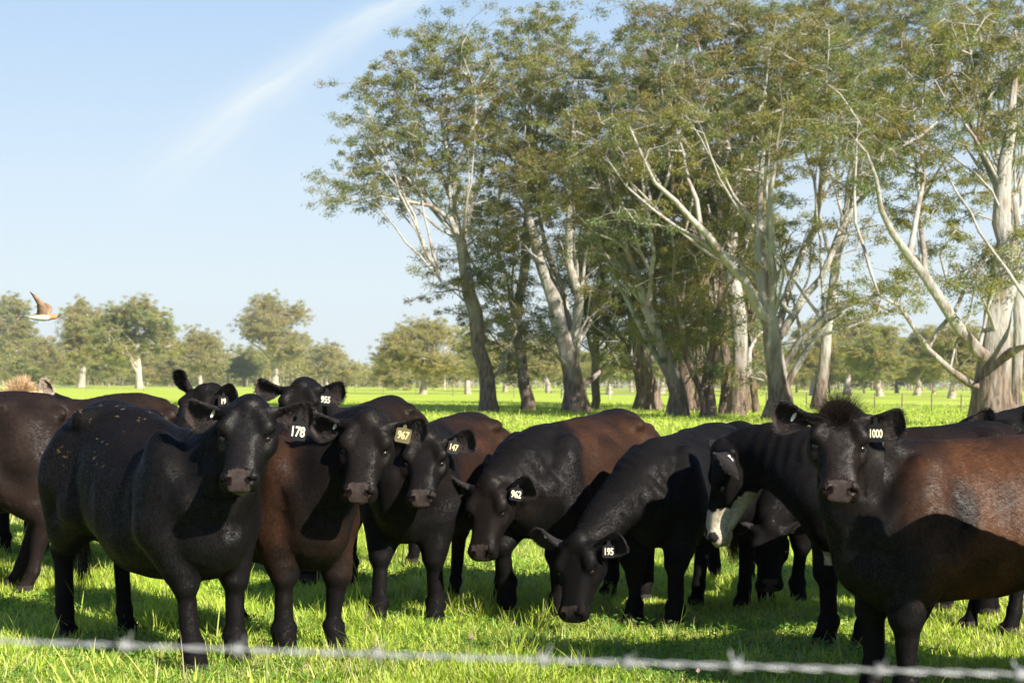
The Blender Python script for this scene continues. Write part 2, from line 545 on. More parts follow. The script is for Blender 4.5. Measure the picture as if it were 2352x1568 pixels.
# ---- the grove, tree by tree (traced positions at each tree's own distance)
def grove():
    # left-most
    grove_tree('tall gum leaning left at the left end of the grove, its crown reaching furthest left', (1125, 946),
        [([(1128, 946), (1120, 880), (1100, 800), (1090, 720), (1076, 640), (1062, 560), (1050, 480), (1040, 400), (1020, 300), (1010, 200)], .55, .10, 0),
         ([(1062, 555), (1030, 500), (985, 468), (920, 462), (860, 450), (790, 465)], .22, .05, -2),
         ([(1050, 480), (1010, 400), (960, 330), (900, 300)], .18, .05, 2),
         ([(1065, 570), (1085, 480), (1110, 380), (1120, 260)], .20, .06, 3),
         ([(1040, 420), (1080, 330), (1090, 220), (1060, 120)], .14, .05, -3),
         ([(1130, 870), (1150, 840), (1175, 790), (1190, 755)], .16, .08, 2),
         ([(1085, 700), (1050, 670), (1010, 640)], .09, .04, -2)],
        [(1010, 100, 85, 60, 2.0), (930, 200, 95, 70, 2.4), (1080, 190, 100, 90, 2.6), (860, 300, 70, 50, 1.4), (960, 310, 110, 80, 2.6), (1090, 330, 90, 90, 2.2),
         (850, 390, 65, 40, 1.0), (960, 420, 90, 60, 1.3), (790, 460, 55, 18, .45), (880, 450, 50, 22, .5), (1090, 460, 60, 60, 1.0), (1000, 610, 42, 40, .7), (1040, 690, 40, 40, .5), (1100, 600, 55, 70, 1.0),
         (820, 210, 26, 18, .2), (800, 260, 22, 15, .15)],
        101, nclus=420, bark=M_BARKM)
    # behind it
    grove_tree('slim grey gum just right of the left-most trunk, leaning left', (1212, 944),
        [([(1212, 944), (1205, 880), (1192, 810), (1188, 740), (1200, 640), (1210, 520), (1225, 380), (1240, 230), (1235, 100)], .42, .06, 0),
         ([(1190, 760), (1170, 660), (1140, 560)], .16, .05, 2),
         ([(1215, 480), (1180, 350), (1150, 250)], .12, .05, 2),
         ([(1225, 380), (1260, 250), (1275, 120)], .10, .04, -2)],
        [(1190, 90, 60, 50, .9), (1260, 60, 50, 60, .9), (1200, 200, 60, 60, .9), (1160, 640, 60, 60, 1.2), (1200, 750, 50, 60, .9), (1180, 520, 60, 70, 1.2), (1220, 400, 60, 70, 1.1), (1170, 820, 40, 50, .5), (1110, 520, 50, 60, .9), (1130, 740, 40, 60, .6)],
        102, nclus=340, Y=92, bark=M_BARK)
    # multi-stem
    grove_tree('broad-based pale gum forking into three tall stems, third trunk from the left of the grove', (1325, 947),
        [([(1325, 947), (1322, 900), (1312, 850), (1300, 800), (1285, 730), (1262, 660), (1240, 590), (1222, 520), (1205, 440), (1180, 370), (1150, 320)], .75, .10, 0),
         ([(1300, 800), (1305, 740), (1290, 660), (1262, 590), (1245, 520), (1240, 440), (1260, 360)], .34, .09, 3),
         ([(1312, 830), (1325, 740), (1332, 680), (1310, 600), (1305, 500), (1300, 400), (1320, 280), (1330, 180)], .32, .09, -3),
         ([(1318, 860), (1295, 830), (1250, 790), (1228, 762)], .20, .08, -3),
         ([(1345, 910), (1380, 880), (1410, 840), (1438, 808)], .26, .12, 3),
         ([(1180, 370), (1130, 330), (1090, 300)], .10, .04, 1),
         ([(1320, 780), (1350, 740), (1368, 700), (1375, 620), (1380, 500)], .14, .06, 4)],
        [(1300, 190, 110, 90, 2.3), (1380, 230, 100, 100, 2.3), (1230, 300, 90, 80, 1.8), (1340, 330, 110, 90, 2.2), (1170, 400, 70, 60, 1.0), (1280, 430, 100, 80, 1.5), (1370, 440, 80, 80, 1.2),
         (1180, 540, 50, 60, .7), (1340, 560, 60, 60, .9), (1380, 660, 50, 70, .8), (1420, 790, 40, 30, .3), (1350, 130, 80, 40, .8)],
        103, nclus=420)
    grove_tree('stout gum with a short dark bole forking low into two white arms', (1488, 945),
        [([(1488, 946), (1485, 900), (1478, 860), (1470, 820), (1460, 740), (1440, 640), (1420, 520), (1410, 400)], .85, .10, 0),
         ([(1480, 880), (1450, 850), (1425, 815), (1410, 780)], .28, .12, -2),
         ([(1486, 870), (1505, 820), (1510, 760), (1500, 660), (1520, 520), (1530, 380)], .3, .08, 2)],
        [(1420, 420, 80, 80, 1.3), (1520, 380, 80, 90, 1.3), (1460, 560, 80, 80, 1.5), (1430, 690, 60, 60, 1.0), (1530, 640, 50, 80, 1.0), (1420, 800, 40, 30, .3), (1360, 720, 50, 60, .8), (1300, 620, 60, 70, .9), (1250, 760, 45, 50, .6)],
        104, nclus=260, Y=94)
    grove_tree('gum with a long pale trunk leaning left through the middle of the grove', (1556, 957),
        [([(1562, 957), (1555, 900), (1538, 830), (1515, 770), (1490, 710), (1468, 650), (1440, 580), (1415, 520), (1395, 450), (1375, 380)], .55, .10, 0),
         ([(1555, 880), (1520, 820), (1480, 760), (1440, 690), (1400, 600), (1360, 500)], .24, .08, 3),
         ([(1490, 710), (1500, 620), (1490, 500), (1480, 380)], .18, .06, -3),
         ([(1440, 580), (1410, 560), (1370, 545), (1330, 500)], .12, .05, -2)],
        [(1340, 400, 90, 80, 1.4), (1420, 330, 110, 90, 1.8), (1500, 430, 90, 90, 1.3), (1400, 520, 80, 70, 1.0), (1480, 600, 60, 70, .8), (1450, 230, 80, 60, .9), (1560, 760, 45, 60, .6)],
        105, nclus=320)
    grove_tree('dark straight trunk in the shaded heart of the grove, leaning right', (1625, 958),
        [([(1622, 958), (1630, 880), (1640, 800), (1650, 720), (1655, 600), (1640, 480), (1600, 360), (1580, 240), (1570, 140)], .38, .07, 0),
         ([(1622, 950), (1600, 880), (1575, 810), (1560, 740), (1545, 640)], .26, .07, -1),
         ([(1650, 700), (1700, 600), (1720, 480), (1710, 380)], .15, .05, 2)],
        [(1560, 200, 90, 80, 1.5), (1620, 330, 90, 90, 1.5), (1560, 420, 70, 80, 1.1), (1650, 540, 70, 90, 1.6), (1590, 620, 70, 90, 1.6), (1600, 740, 60, 70, 1.1), (1660, 750, 50, 80, .9), (1500, 130, 60, 60, .8), (1570, 560, 70, 80, 1.3), (1540, 700, 50, 70, 1.0), (1620, 840, 50, 40, .5)],
        106, nclus=330, bark=M_BARKD)
    grove_tree('slender dark curving trunk between the dark straight trunk and the twin trunks', (1658, 960),
        [([(1655, 960), (1664, 900), (1668, 830), (1662, 760), (1680, 690), (1700, 600), (1730, 480), (1750, 350), (1760, 200)], .28, .06, 0),
         ([(1664, 780), (1640, 700), (1610, 640), (1570, 600)], .12, .05, 2)],
        [(1760, 180, 80, 80, 1.4), (1730, 330, 80, 90, 1.5), (1650, 430, 70, 70, 1.0), (1720, 560, 50, 80, 1.0), (1640, 660, 50, 60, .8), (1680, 90, 90, 60, 1.2)],
        107, nclus=300, bark=M_BARKD, Y=84)
    grove_tree('pair of grey-white stems rising straight behind the big white forked gum', (1690, 962),
        [([(1690, 962), (1698, 900), (1700, 820), (1695, 740), (1688, 640), (1682, 540), (1690, 420), (1660, 300), (1620, 180), (1590, 60)], .5, .10, 0),
         ([(1695, 930), (1715, 880), (1722, 820), (1740, 780), (1765, 750)], .26, .08, 2),
         ([(1688, 640), (1730, 520), (1780, 400), (1830, 260), (1850, 120)], .18, .07, 3),
         ([(1665, 330), (1600, 260), (1540, 200), (1480, 150)], .12, .04, -3)],
        [(1530, 60, 100, 70, 1.6), (1640, 60, 110, 80, 1.9), (1760, 80, 110, 90, 2.0), (1870, 110, 100, 90, 1.8), (1600, 200, 100, 80, 1.4), (1480, 90, 60, 50, .7), (1700, 240, 90, 80, 1.3), (1830, 250, 90, 80, 1.3),
         (1740, 850, 40, 50, .5), (1710, 430, 60, 80, .8)],
        108, nclus=440, Y=82)
    # big white forked gum
    grove_tree('big white-limbed gum with many fanned stems and one limb arching low to the right', (1785, 964),
        [([(1782, 966), (1788, 920), (1785, 860), (1778, 800), (1772, 745), (1762, 690), (1752, 620), (1742, 540), (1745, 450), (1755, 340)], .70, .12, 0),
         ([(1776, 770), (1745, 725), (1712, 660), (1672, 600), (1632, 550), (1590, 505), (1550, 465), (1505, 420), (1480, 370), (1450, 300)], .36, .09, -4),
         ([(1645, 565), (1600, 535), (1550, 515), (1500, 508), (1460, 512)], .20, .06, -2),
         ([(1778, 760), (1782, 680), (1775, 590), (1768, 490), (1780, 380), (1800, 250)], .34, .10, -2),
         ([(1785, 790), (1800, 720), (1820, 650), (1850, 570), (1880, 480), (1900, 380), (1930, 260)], .28, .08, 3),
         ([(1790, 800), (1830, 720), (1880, 640), (1930, 540), (1985, 440), (2030, 340), (2060, 230)], .26, .07, 1),
         ([(1795, 830), (1840, 760), (1890, 720), (1950, 695), (2010, 680), (2060, 655), (2090, 640)], .24, .06, -3),
         ([(1800, 900), (1825, 850), (1850, 800), (1900, 735), (1960, 700)], .30, .08, -1),
         ([(1550, 465), (1500, 440), (1440, 400), (1390, 345)], .12, .04, -2),
         ([(1590, 505), (1580, 420), (1560, 330), (1540, 240)], .14, .05, 0)],
        [(1830, 130, 110, 80, 1.6), (1930, 170, 100, 90, 1.6), (2020, 230, 90, 90, 1.4), (1450, 290, 80, 60, 1.0), (1540, 300, 90, 70, 1.2), (1640, 380, 80, 70, 1.0), (1780, 280, 90, 80, 1.2), (1880, 330, 80, 70, 1.0),
         (1840, 540, 50, 50, .5), (1980, 400, 70, 60, .7), (2090, 640, 50, 35, .4), (1980, 700, 70, 35, .5), (1800, 560, 40, 50, .4), (1960, 560, 50, 50, .35), (1400, 350, 50, 40, .4)],
        109, nclus=420)
    # trees between and behind, filling the top right
    grove_tree('tall gum behind the forked one, its crown cut by the top of the frame', (1880, 952),
        [([(1880, 952), (1890, 860), (1900, 760), (1915, 640), (1940, 500), (1960, 360), (1975, 200), (1985, 60)], .4, .08, 0),
         ([(1915, 640), (1880, 480), (1850, 330), (1840, 180)], .16, .06, 2),
         ([(1940, 500), (2010, 380), (2060, 260), (2100, 130)], .16, .06, -2)],
        [(1900, 40, 100, 70, 1.6), (2010, 60, 100, 80, 1.8), (2100, 110, 90, 80, 1.5), (1950, 190, 90, 80, 1.2), (2080, 230, 80, 70, 1.1), (1850, 200, 70, 70, .8), (2130, 20, 90, 60, 1.1), (2000, 320, 80, 60, .8)],
        110, nclus=380, Y=100)
    # right big tree
    grove_tree('massive gum with thick flaking white bole at the right edge, limbs sweeping left', (2285, 978),
        [([(2285, 980), (2290, 900), (2288, 840), (2290, 780), (2298, 720), (2305, 660), (2310, 560), (2300, 440), (2320, 300), (2335, 150)], .95, .14, 0),
         ([(2270, 850), (2235, 815), (2200, 770), (2165, 710), (2130, 640), (2090, 585), (2050, 530), (2025, 480), (2010, 410), (1990, 350)], .40, .10, -4),
         ([(2265, 905), (2220, 885), (2170, 850), (2130, 800), (2095, 740), (2060, 705), (2020, 680)], .26, .07, -2),
         ([(2300, 850), (2330, 820), (2360, 800), (2420, 760)], .34, .12, -3),
         ([(2290, 790), (2265, 740), (2250, 690), (2290, 660)], .14, .08, -3),
         ([(2050, 540), (2080, 450), (2110, 380), (2100, 300), (2120, 220)], .14, .06, 1),
         ([(2010, 420), (1960, 370), (1920, 300), (1900, 220)], .12, .05, -1),
         ([(2310, 540), (2280, 420), (2240, 330), (2210, 230), (2160, 130)], .18, .07, 2),
         ([(2130, 640), (2120, 600), (2100, 500)], .10, .04, 2)],
        [(2280, 600, 70, 60, 1.6), (2340, 560, 50, 70, 1.1), (2220, 640, 50, 40, .6), (2060, 320, 80, 70, 1.2), (2130, 350, 80, 70, 1.1), (1960, 280, 70, 60, .9), (2140, 200, 90, 80, 1.4), (2220, 120, 90, 90, 1.5), (2320, 120, 70, 100, 1.4),
         (2180, 480, 60, 60, .8), (2330, 300, 50, 80, .9), (2110, 500, 50, 40, .4), (2250, 260, 60, 60, .7), (2150, 600, 40, 35, .3)],
        111, nclus=420)
    grove_tree('pale slender gum behind the massive right-hand one, rising past the top right corner', (2330, 955),
        [([(2330, 955), (2335, 860), (2340, 760), (2338, 660), (2330, 560), (2335, 470), (2310, 400), (2290, 330), (2270, 200), (2260, 60)], .40, .09, 0),
         ([(2330, 500), (2350, 380), (2370, 250)], .2, .08, 2),
         ([(2320, 430), (2250, 380), (2200, 300), (2180, 200)], .14, .05, 1)],
        [(2200, 60, 80, 70, 1.2), (2300, 50, 80, 70, 1.3), (2350, 200, 50, 90, .9), (2200, 200, 60, 60, .8), (2240, 420, 50, 50, .5), (2290, 300, 60, 60, .6)],
        112, nclus=260, Y=88)
    # dark trunks crowded in the heart of the grove
    grove_tree('dark rough trunk left in the crowded heart of the grove, forked at man height', (1585, 957),
        [([(1585, 957), (1580, 900), (1572, 840), (1560, 760), (1545, 660), (1530, 540), (1520, 420)], .42, .08, 0),
         ([(1582, 930), (1600, 860), (1612, 790), (1618, 700), (1610, 600)], .26, .08, 1)],
        [(1520, 480, 80, 90, 1.4), (1570, 620, 70, 80, 1.4), (1600, 520, 70, 80, 1.2), (1530, 740, 50, 60, .8)], 120, nclus=200, bark=M_BARKD, Y=90)
    grove_tree('thin dark trunk second from left in the crowded heart of the grove', (1606, 955),
        [([(1606, 955), (1608, 880), (1603, 790), (1610, 690), (1625, 560), (1635, 430)], .28, .07, 0)],
        [(1630, 440, 70, 80, 1.2), (1620, 580, 60, 70, 1.2), (1600, 700, 50, 60, .8)], 121, nclus=220, bark=M_BARKD, Y=93)
    grove_tree('leaning dark trunk crossing in front of the thin one in the heart of the grove', (1640, 960),
        [([(1645, 960), (1628, 920), (1600, 870), (1580, 820), (1570, 760), (1550, 690)], .24, .08, 0)],
        [(1545, 690, 55, 50, 1.0), (1575, 760, 45, 45, .7)], 122, nclus=110, bark=M_BARKD, Y=80)
    grove_tree('thick dark bole close behind the twin grey-white stems', (1705, 954),
        [([(1705, 954), (1708, 880), (1706, 800), (1712, 700), (1722, 580), (1728, 450)], .55, .10, 0),
         ([(1708, 820), (1728, 760), (1745, 690)], .2, .07, 1)],
        [(1720, 470, 80, 80, 1.4), (1710, 610, 70, 80, 1.5), (1670, 700, 60, 60, 1.0), (1740, 720, 50, 60, .8)], 123, nclus=210, bark=M_BARKD, Y=96)
    grove_tree('dark slim trunk just left of the big white forked gum', (1738, 957),
        [([(1738, 957), (1735, 890), (1728, 820), (1722, 740), (1700, 640), (1690, 520)], .3, .07, 0)],
        [(1690, 520, 60, 70, 1.0), (1715, 640, 50, 60, .9), (1735, 830, 40, 50, .6)], 124, nclus=200, bark=M_BARKD, Y=88)
    grove_tree('grey trunk half hidden behind the three-stemmed gum', (1362, 944),
        [([(1362, 944), (1368, 880), (1366, 800), (1372, 720), (1385, 620), (1392, 500), (1400, 380)], .36, .08, 0),
         ([(1368, 830), (1350, 760), (1345, 680)], .16, .06, 1), ([(1372, 860), (1395, 800), (1410, 740)], .16, .06, 1)],
        [(1400, 420, 80, 80, 1.2), (1390, 560, 70, 80, 1.3), (1350, 680, 60, 60, 1.0), (1420, 700, 55, 60, .9)], 125, nclus=280, Y=95)
grove()


# ---- trees beyond the paddock
def far_tree(xc, basey, topy, wpx, seed, label, Y=None, lean=0, cols=PALEG, dense=1.0, trunkw=None, crown_low=.34, round_=1.0, dark=False):
    rng = np.random.default_rng(seed)
    g = gnd(xc, basey) if Y is None else at(xc, 880, Y)
    Y0 = g[1]; mpp = Y0 / FPX
    top = at(xc, topy, Y0)[2]
    x0 = g[0]; Wd = wpx * mpp / 2
    tw = trunkw or top * (.031 if round_ > .8 else .022)
    cx = x0 + lean * Wd
    trunk = np.array([[x0, Y0, -.2], [x0 + (cx - x0) * .3, Y0, top * .16], [x0 + (cx - x0) * .6, Y0 + .3, top * .38], [cx, Y0 + .5, top * .62], [cx, Y0, top * .86]])
    limbs = [(trunk, tw, tw * .22)]
    for k in range(7):
        z0 = top * rng.uniform(.18, .5); a = rng.uniform(0, 2 * math.pi)
        s = np.interp(z0, trunk[:, 2], trunk[:, 0])
        r = Wd * rng.uniform(.5, .85)
        p0 = np.array([s, Y0, z0]); p2 = np.array([cx + math.cos(a) * r, Y0 + math.sin(a) * r, z0 + top * rng.uniform(.2, .42)])
        pm = (p0 + p2) / 2 + np.array([0, 0, top * .03])
        limbs.append((np.array([p0, pm, p2]), tw * .42, tw * .12))
    blobs = []
    nb = int(14 * round_) + 3
    for k in range(nb):
        t = (k + .5) / nb
        z = top * (crown_low + (1 - crown_low) * t * .93)
        wl_ = Wd * float(np.interp(t, [0, .2, .5, .75, 1], [.70, 1.0, 1.0, .85, .45])) * rng.uniform(.85, 1.1)
        a = rng.uniform(0, 6.28)
        blobs.append((np.array([cx + math.cos(a) * wl_ * .60, Y0 + math.sin(a) * wl_ * .6, z]), np.array([wl_ * rng.uniform(.36, .55), wl_ * .45, top * rng.uniform(.055, .10)]), wl_ ** 1.3))
    area = wpx * (basey - topy) if Y is None else wpx * 100
    ncl = int(np.clip(area / 85 * dense, 50, 420))
    sz = max(.22, 4.4 * mpp)
    unit = max(.75, 12.5 * mpp)
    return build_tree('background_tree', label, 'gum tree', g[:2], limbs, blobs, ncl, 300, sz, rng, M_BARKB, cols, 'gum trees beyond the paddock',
                      spread=unit, mind=unit * .5, tipr=.0045 * top / 3, step=max(1.0, top / 14), coarse=2)


FAR = [  # x, base y, top y, width px, label
    (4, 884, 682, 120, 'background gum with a bright olive crown cut off by the left edge'),
    (105, 887, 778, 90, 'low bluish background gum with twisted white stems left of the slender white trunk'),
    (186, 889, 692, 125, 'background gum with one slender white trunk and a crown dark green at the top'),
    (322, 892, 686, 200, 'roundest and widest background gum at left, olive crown over pale trunks'),
    (462, 889, 757, 95, 'thin open-crowned background gum between the round one and the tall spreading one'),
    (630, 889, 680, 190, 'tall spreading background gum with see-through branches and one thick grey trunk'),
    (560, 888, 800, 90, 'small gum half covered by the tall spreading background gum'),
    (752, 889, 790, 90, 'short background gum with a flat round top right of the tall spreading one'),
    (800, 891, 838, 60, 'smallest rounded gum left of the gap in the tree line'),
    (250, 888, 800, 90, 'low gum filling the space under the left background crowns'),
    (400, 888, 810, 80, 'squat bushy gum low in the left tree line'),
    (972, 905, 738, 210, 'wide dome-shaped background gum with twin pale trunks left of the grove'),
    (1075, 905, 752, 90, 'background gum with a leaning white trunk seen just left of the first grove tree'),
    (1160, 900, 780, 110, 'background gum seen between the first two trunks of the grove'),
    (1260, 902, 770, 120, 'background gum seen between the second and third trunks of the grove'),
    (1400, 904, 760, 130, 'background gum filling the gap left of the stout forked bole'),
    (1520, 903, 760, 130, 'background gum behind the stout forked bole'),
    (1610, 903, 740, 110, 'background gum behind the dark heart of the grove'),
    (1720, 904, 740, 120, 'background gum glimpsed behind the twin grey-white stems'),
    (1868, 908, 735, 130, 'background gum with a white forked trunk right of the big forked gum'),
    (1945, 906, 720, 120, 'background gum with the highest top in the right-hand tree line'),
    (2022, 910, 750, 150, 'background gum with an upright pale trunk above the head of cow 1000'),
    (2105, 908, 755, 130, 'background gum with a yellow-green crown left of the leaning white one'),
    (2185, 915, 740, 140, 'background gum with a white trunk leaning right under the massive tree\'s limb'),
    (2330, 912, 760, 150, 'background gum behind the massive gum at the right edge'),
]


def far_trees():
    for i, (x, by, ty, w, lab) in enumerate(FAR):
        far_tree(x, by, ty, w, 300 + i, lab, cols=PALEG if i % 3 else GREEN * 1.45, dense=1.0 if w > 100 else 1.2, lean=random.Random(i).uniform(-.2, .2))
far_trees()


def filler_trees():
    """lower gums that close the gaps of the tree line"""
    rng = np.random.default_rng(9)
    xs = [(40, 'under the edge crown at far left'), (80, 'right of the edge crown at far left'), (150, 'left of the slender white trunk'), (215, 'right of the slender white trunk'),
          (275, 'under the left side of the roundest crown'), (350, 'under the right side of the roundest crown'), (375, 'right of the twin pale trunks of the roundest gum'), (425, 'between the roundest and the thin open gum'),
          (500, 'right of the thin open-crowned gum, behind the cow with the pricked ear'), (535, 'left of the spreading gum with the grey trunk'), (590, 'just left of the thick grey trunk'), (665, 'just right of the thick grey trunk'),
          (700, 'under the right edge of the spreading see-through crown'), (725, 'left of the short flat-topped gum'), (780, 'right of the short flat-topped gum'), (905, 'at the left foot of the dome-shaped gum'),
          (930, 'under the left half of the dome-shaped crown'), (1020, 'under the right half of the dome-shaped crown'), (1115, 'directly behind the left-most grove trunk'), (1200, 'directly behind the second grove trunk'),
          (1300, 'directly behind the three-stemmed grove gum'), (1345, 'right of the three-stemmed grove gum'), (1450, 'left of the stout forked bole'), (1570, 'behind the long leaning grove trunk'), (1660, 'behind the dark curving trunk'),
          (1770, 'behind the big white forked gum'), (1830, 'right of the big white forked bole'), (1905, 'above the forelock of cow 1000'), (1985, 'above the tagged ear of cow 1000'), (2060, 'right of the ears of cow 1000'),
          (2145, 'below the lowest left limb of the massive gum'), (2235, 'touching the left side of the massive bole'), (2290, 'directly behind the massive bole')]
    for i, (x, where) in enumerate(xs):
        left = x < 850
        by = (886 if left else 896 + 8 * (x - 850) / 1500) + rng.uniform(-1, 1)
        ty = (836 if left else 815 - 25 * (x - 850) / 1500) + rng.uniform(-22, 16)
        if 760 < x < 850: ty += 25
        t = far_tree(x, by, ty, rng.uniform(75, 115), 500 + i, 'low rear gum ' + where, cols=PALEG if i % 2 else GREEN * 1.45, round_=.6, crown_low=.25)
        t['group'] = 'low gums in the rear rank'
filler_trees()


def distant_wood():
    """far-off forest that closes the horizon: pale trunks and crowns too many to count"""
    rng = np.random.default_rng(77)
    n = 900
    Y = rng.uniform(520, 900, n); X = rng.uniform(-.38, .38, n) * Y
    gap = (X / Y > -.105) & (X / Y < -.065)
    Ht = rng.uniform(9, 16, n) * np.where(gap, .55, 1)
    VV, QQ, CC = [], [], []; off = 0
    for i in range(n):
        nb = 4
        for b in range(nb):
            c = np.array([X[i], Y[i], Ht[i] * rng.uniform(.35, .9)]) + rng.normal(size=3) * [2.2, 1.5, .8]
            m = 80
            p = c + rng.normal(size=(m, 3)) * [1.9, 1.6, 1.3]
            p[:, 2] = np.abs(p[:, 2])
            d = nz(rng.normal(size=(m, 3))); s = nz(np.cross(d, rng.normal(size=(m, 3))))
            L = rng.uniform(.5, 1.3, (m, 1))
            VV.append(np.stack([p, p + d * L * .5 + s * L * .25, p + d * L, p + d * L * .5 - s * L * .25], 1).reshape(-1, 3))
            CC.append(np.repeat(PALEG[rng.integers(0, 5)] * rng.uniform(.7, 1.3, (m, 1)), 4, 0))
        w = rng.uniform(.15, .35)
        x, y, h_ = X[i], Y[i], Ht[i] * .6
        lx = rng.uniform(-.8, .8)
    V = np.concatenate(VV); Q = np.arange(len(V)).reshape(-1, 4)
    tr = []; tq = []
    for i in range(n):
        w = rng.uniform(.15, .4); h_ = Ht[i] * .7; lx = rng.uniform(-1, 1); k = len(V) + len(tr)
        for (xx, zz, ww) in ((0, -.2, w), (lx, h_, w * .5)):
            for a in range(4):
                tr.append((X[i] + xx + ww * math.cos(a * math.pi / 2), Y[i] + ww * math.sin(a * math.pi / 2), zz))
        for a in range(4):
            tq.append([k + a, k + (a + 1) % 4, k + 4 + (a + 1) % 4, k + 4 + a])
    V2 = np.concatenate([V, np.array(tr)]); Q2 = np.concatenate([Q, np.array(tq)])
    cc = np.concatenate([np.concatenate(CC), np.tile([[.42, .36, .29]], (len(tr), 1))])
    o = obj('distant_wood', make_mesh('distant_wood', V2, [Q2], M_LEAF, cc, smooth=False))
    tag(o, 'hazy strip of far-off gum woodland along the horizon', 'woodland', kind='stuff')
distant_wood()
# ------------------------------------------------------------------ cattle: an implicit surface per animal
M_HIDE = attr_mat('cattle_hide', rough=0.50, spec=0.45, noise=(60, 0.25), bump=(170, 0.35, 0.004))
M_FUR = attr_mat('cattle_fur', rough=0.50, spec=0.27)
M_TAG = plain_mat('tag_plastic_black', (0.006, 0.006, 0.008), 0.5, 0.2)
M_TAGW = plain_mat('tag_plastic_white', (0.75, 0.75, 0.72), 0.35)
M_TAGD = plain_mat('tag_plastic_grubby', (.10, .085, .04), .7, .2)
M_NUM = plain_mat('tag_number_cream', (0.75, 0.68, 0.48), 0.5)
M_NUMG = plain_mat('tag_number_grubby', (0.55, 0.44, 0.22), 0.6)
M_EYE = plain_mat('eye_dark', (0.008, 0.005, 0.004), 0.10, 0.45)


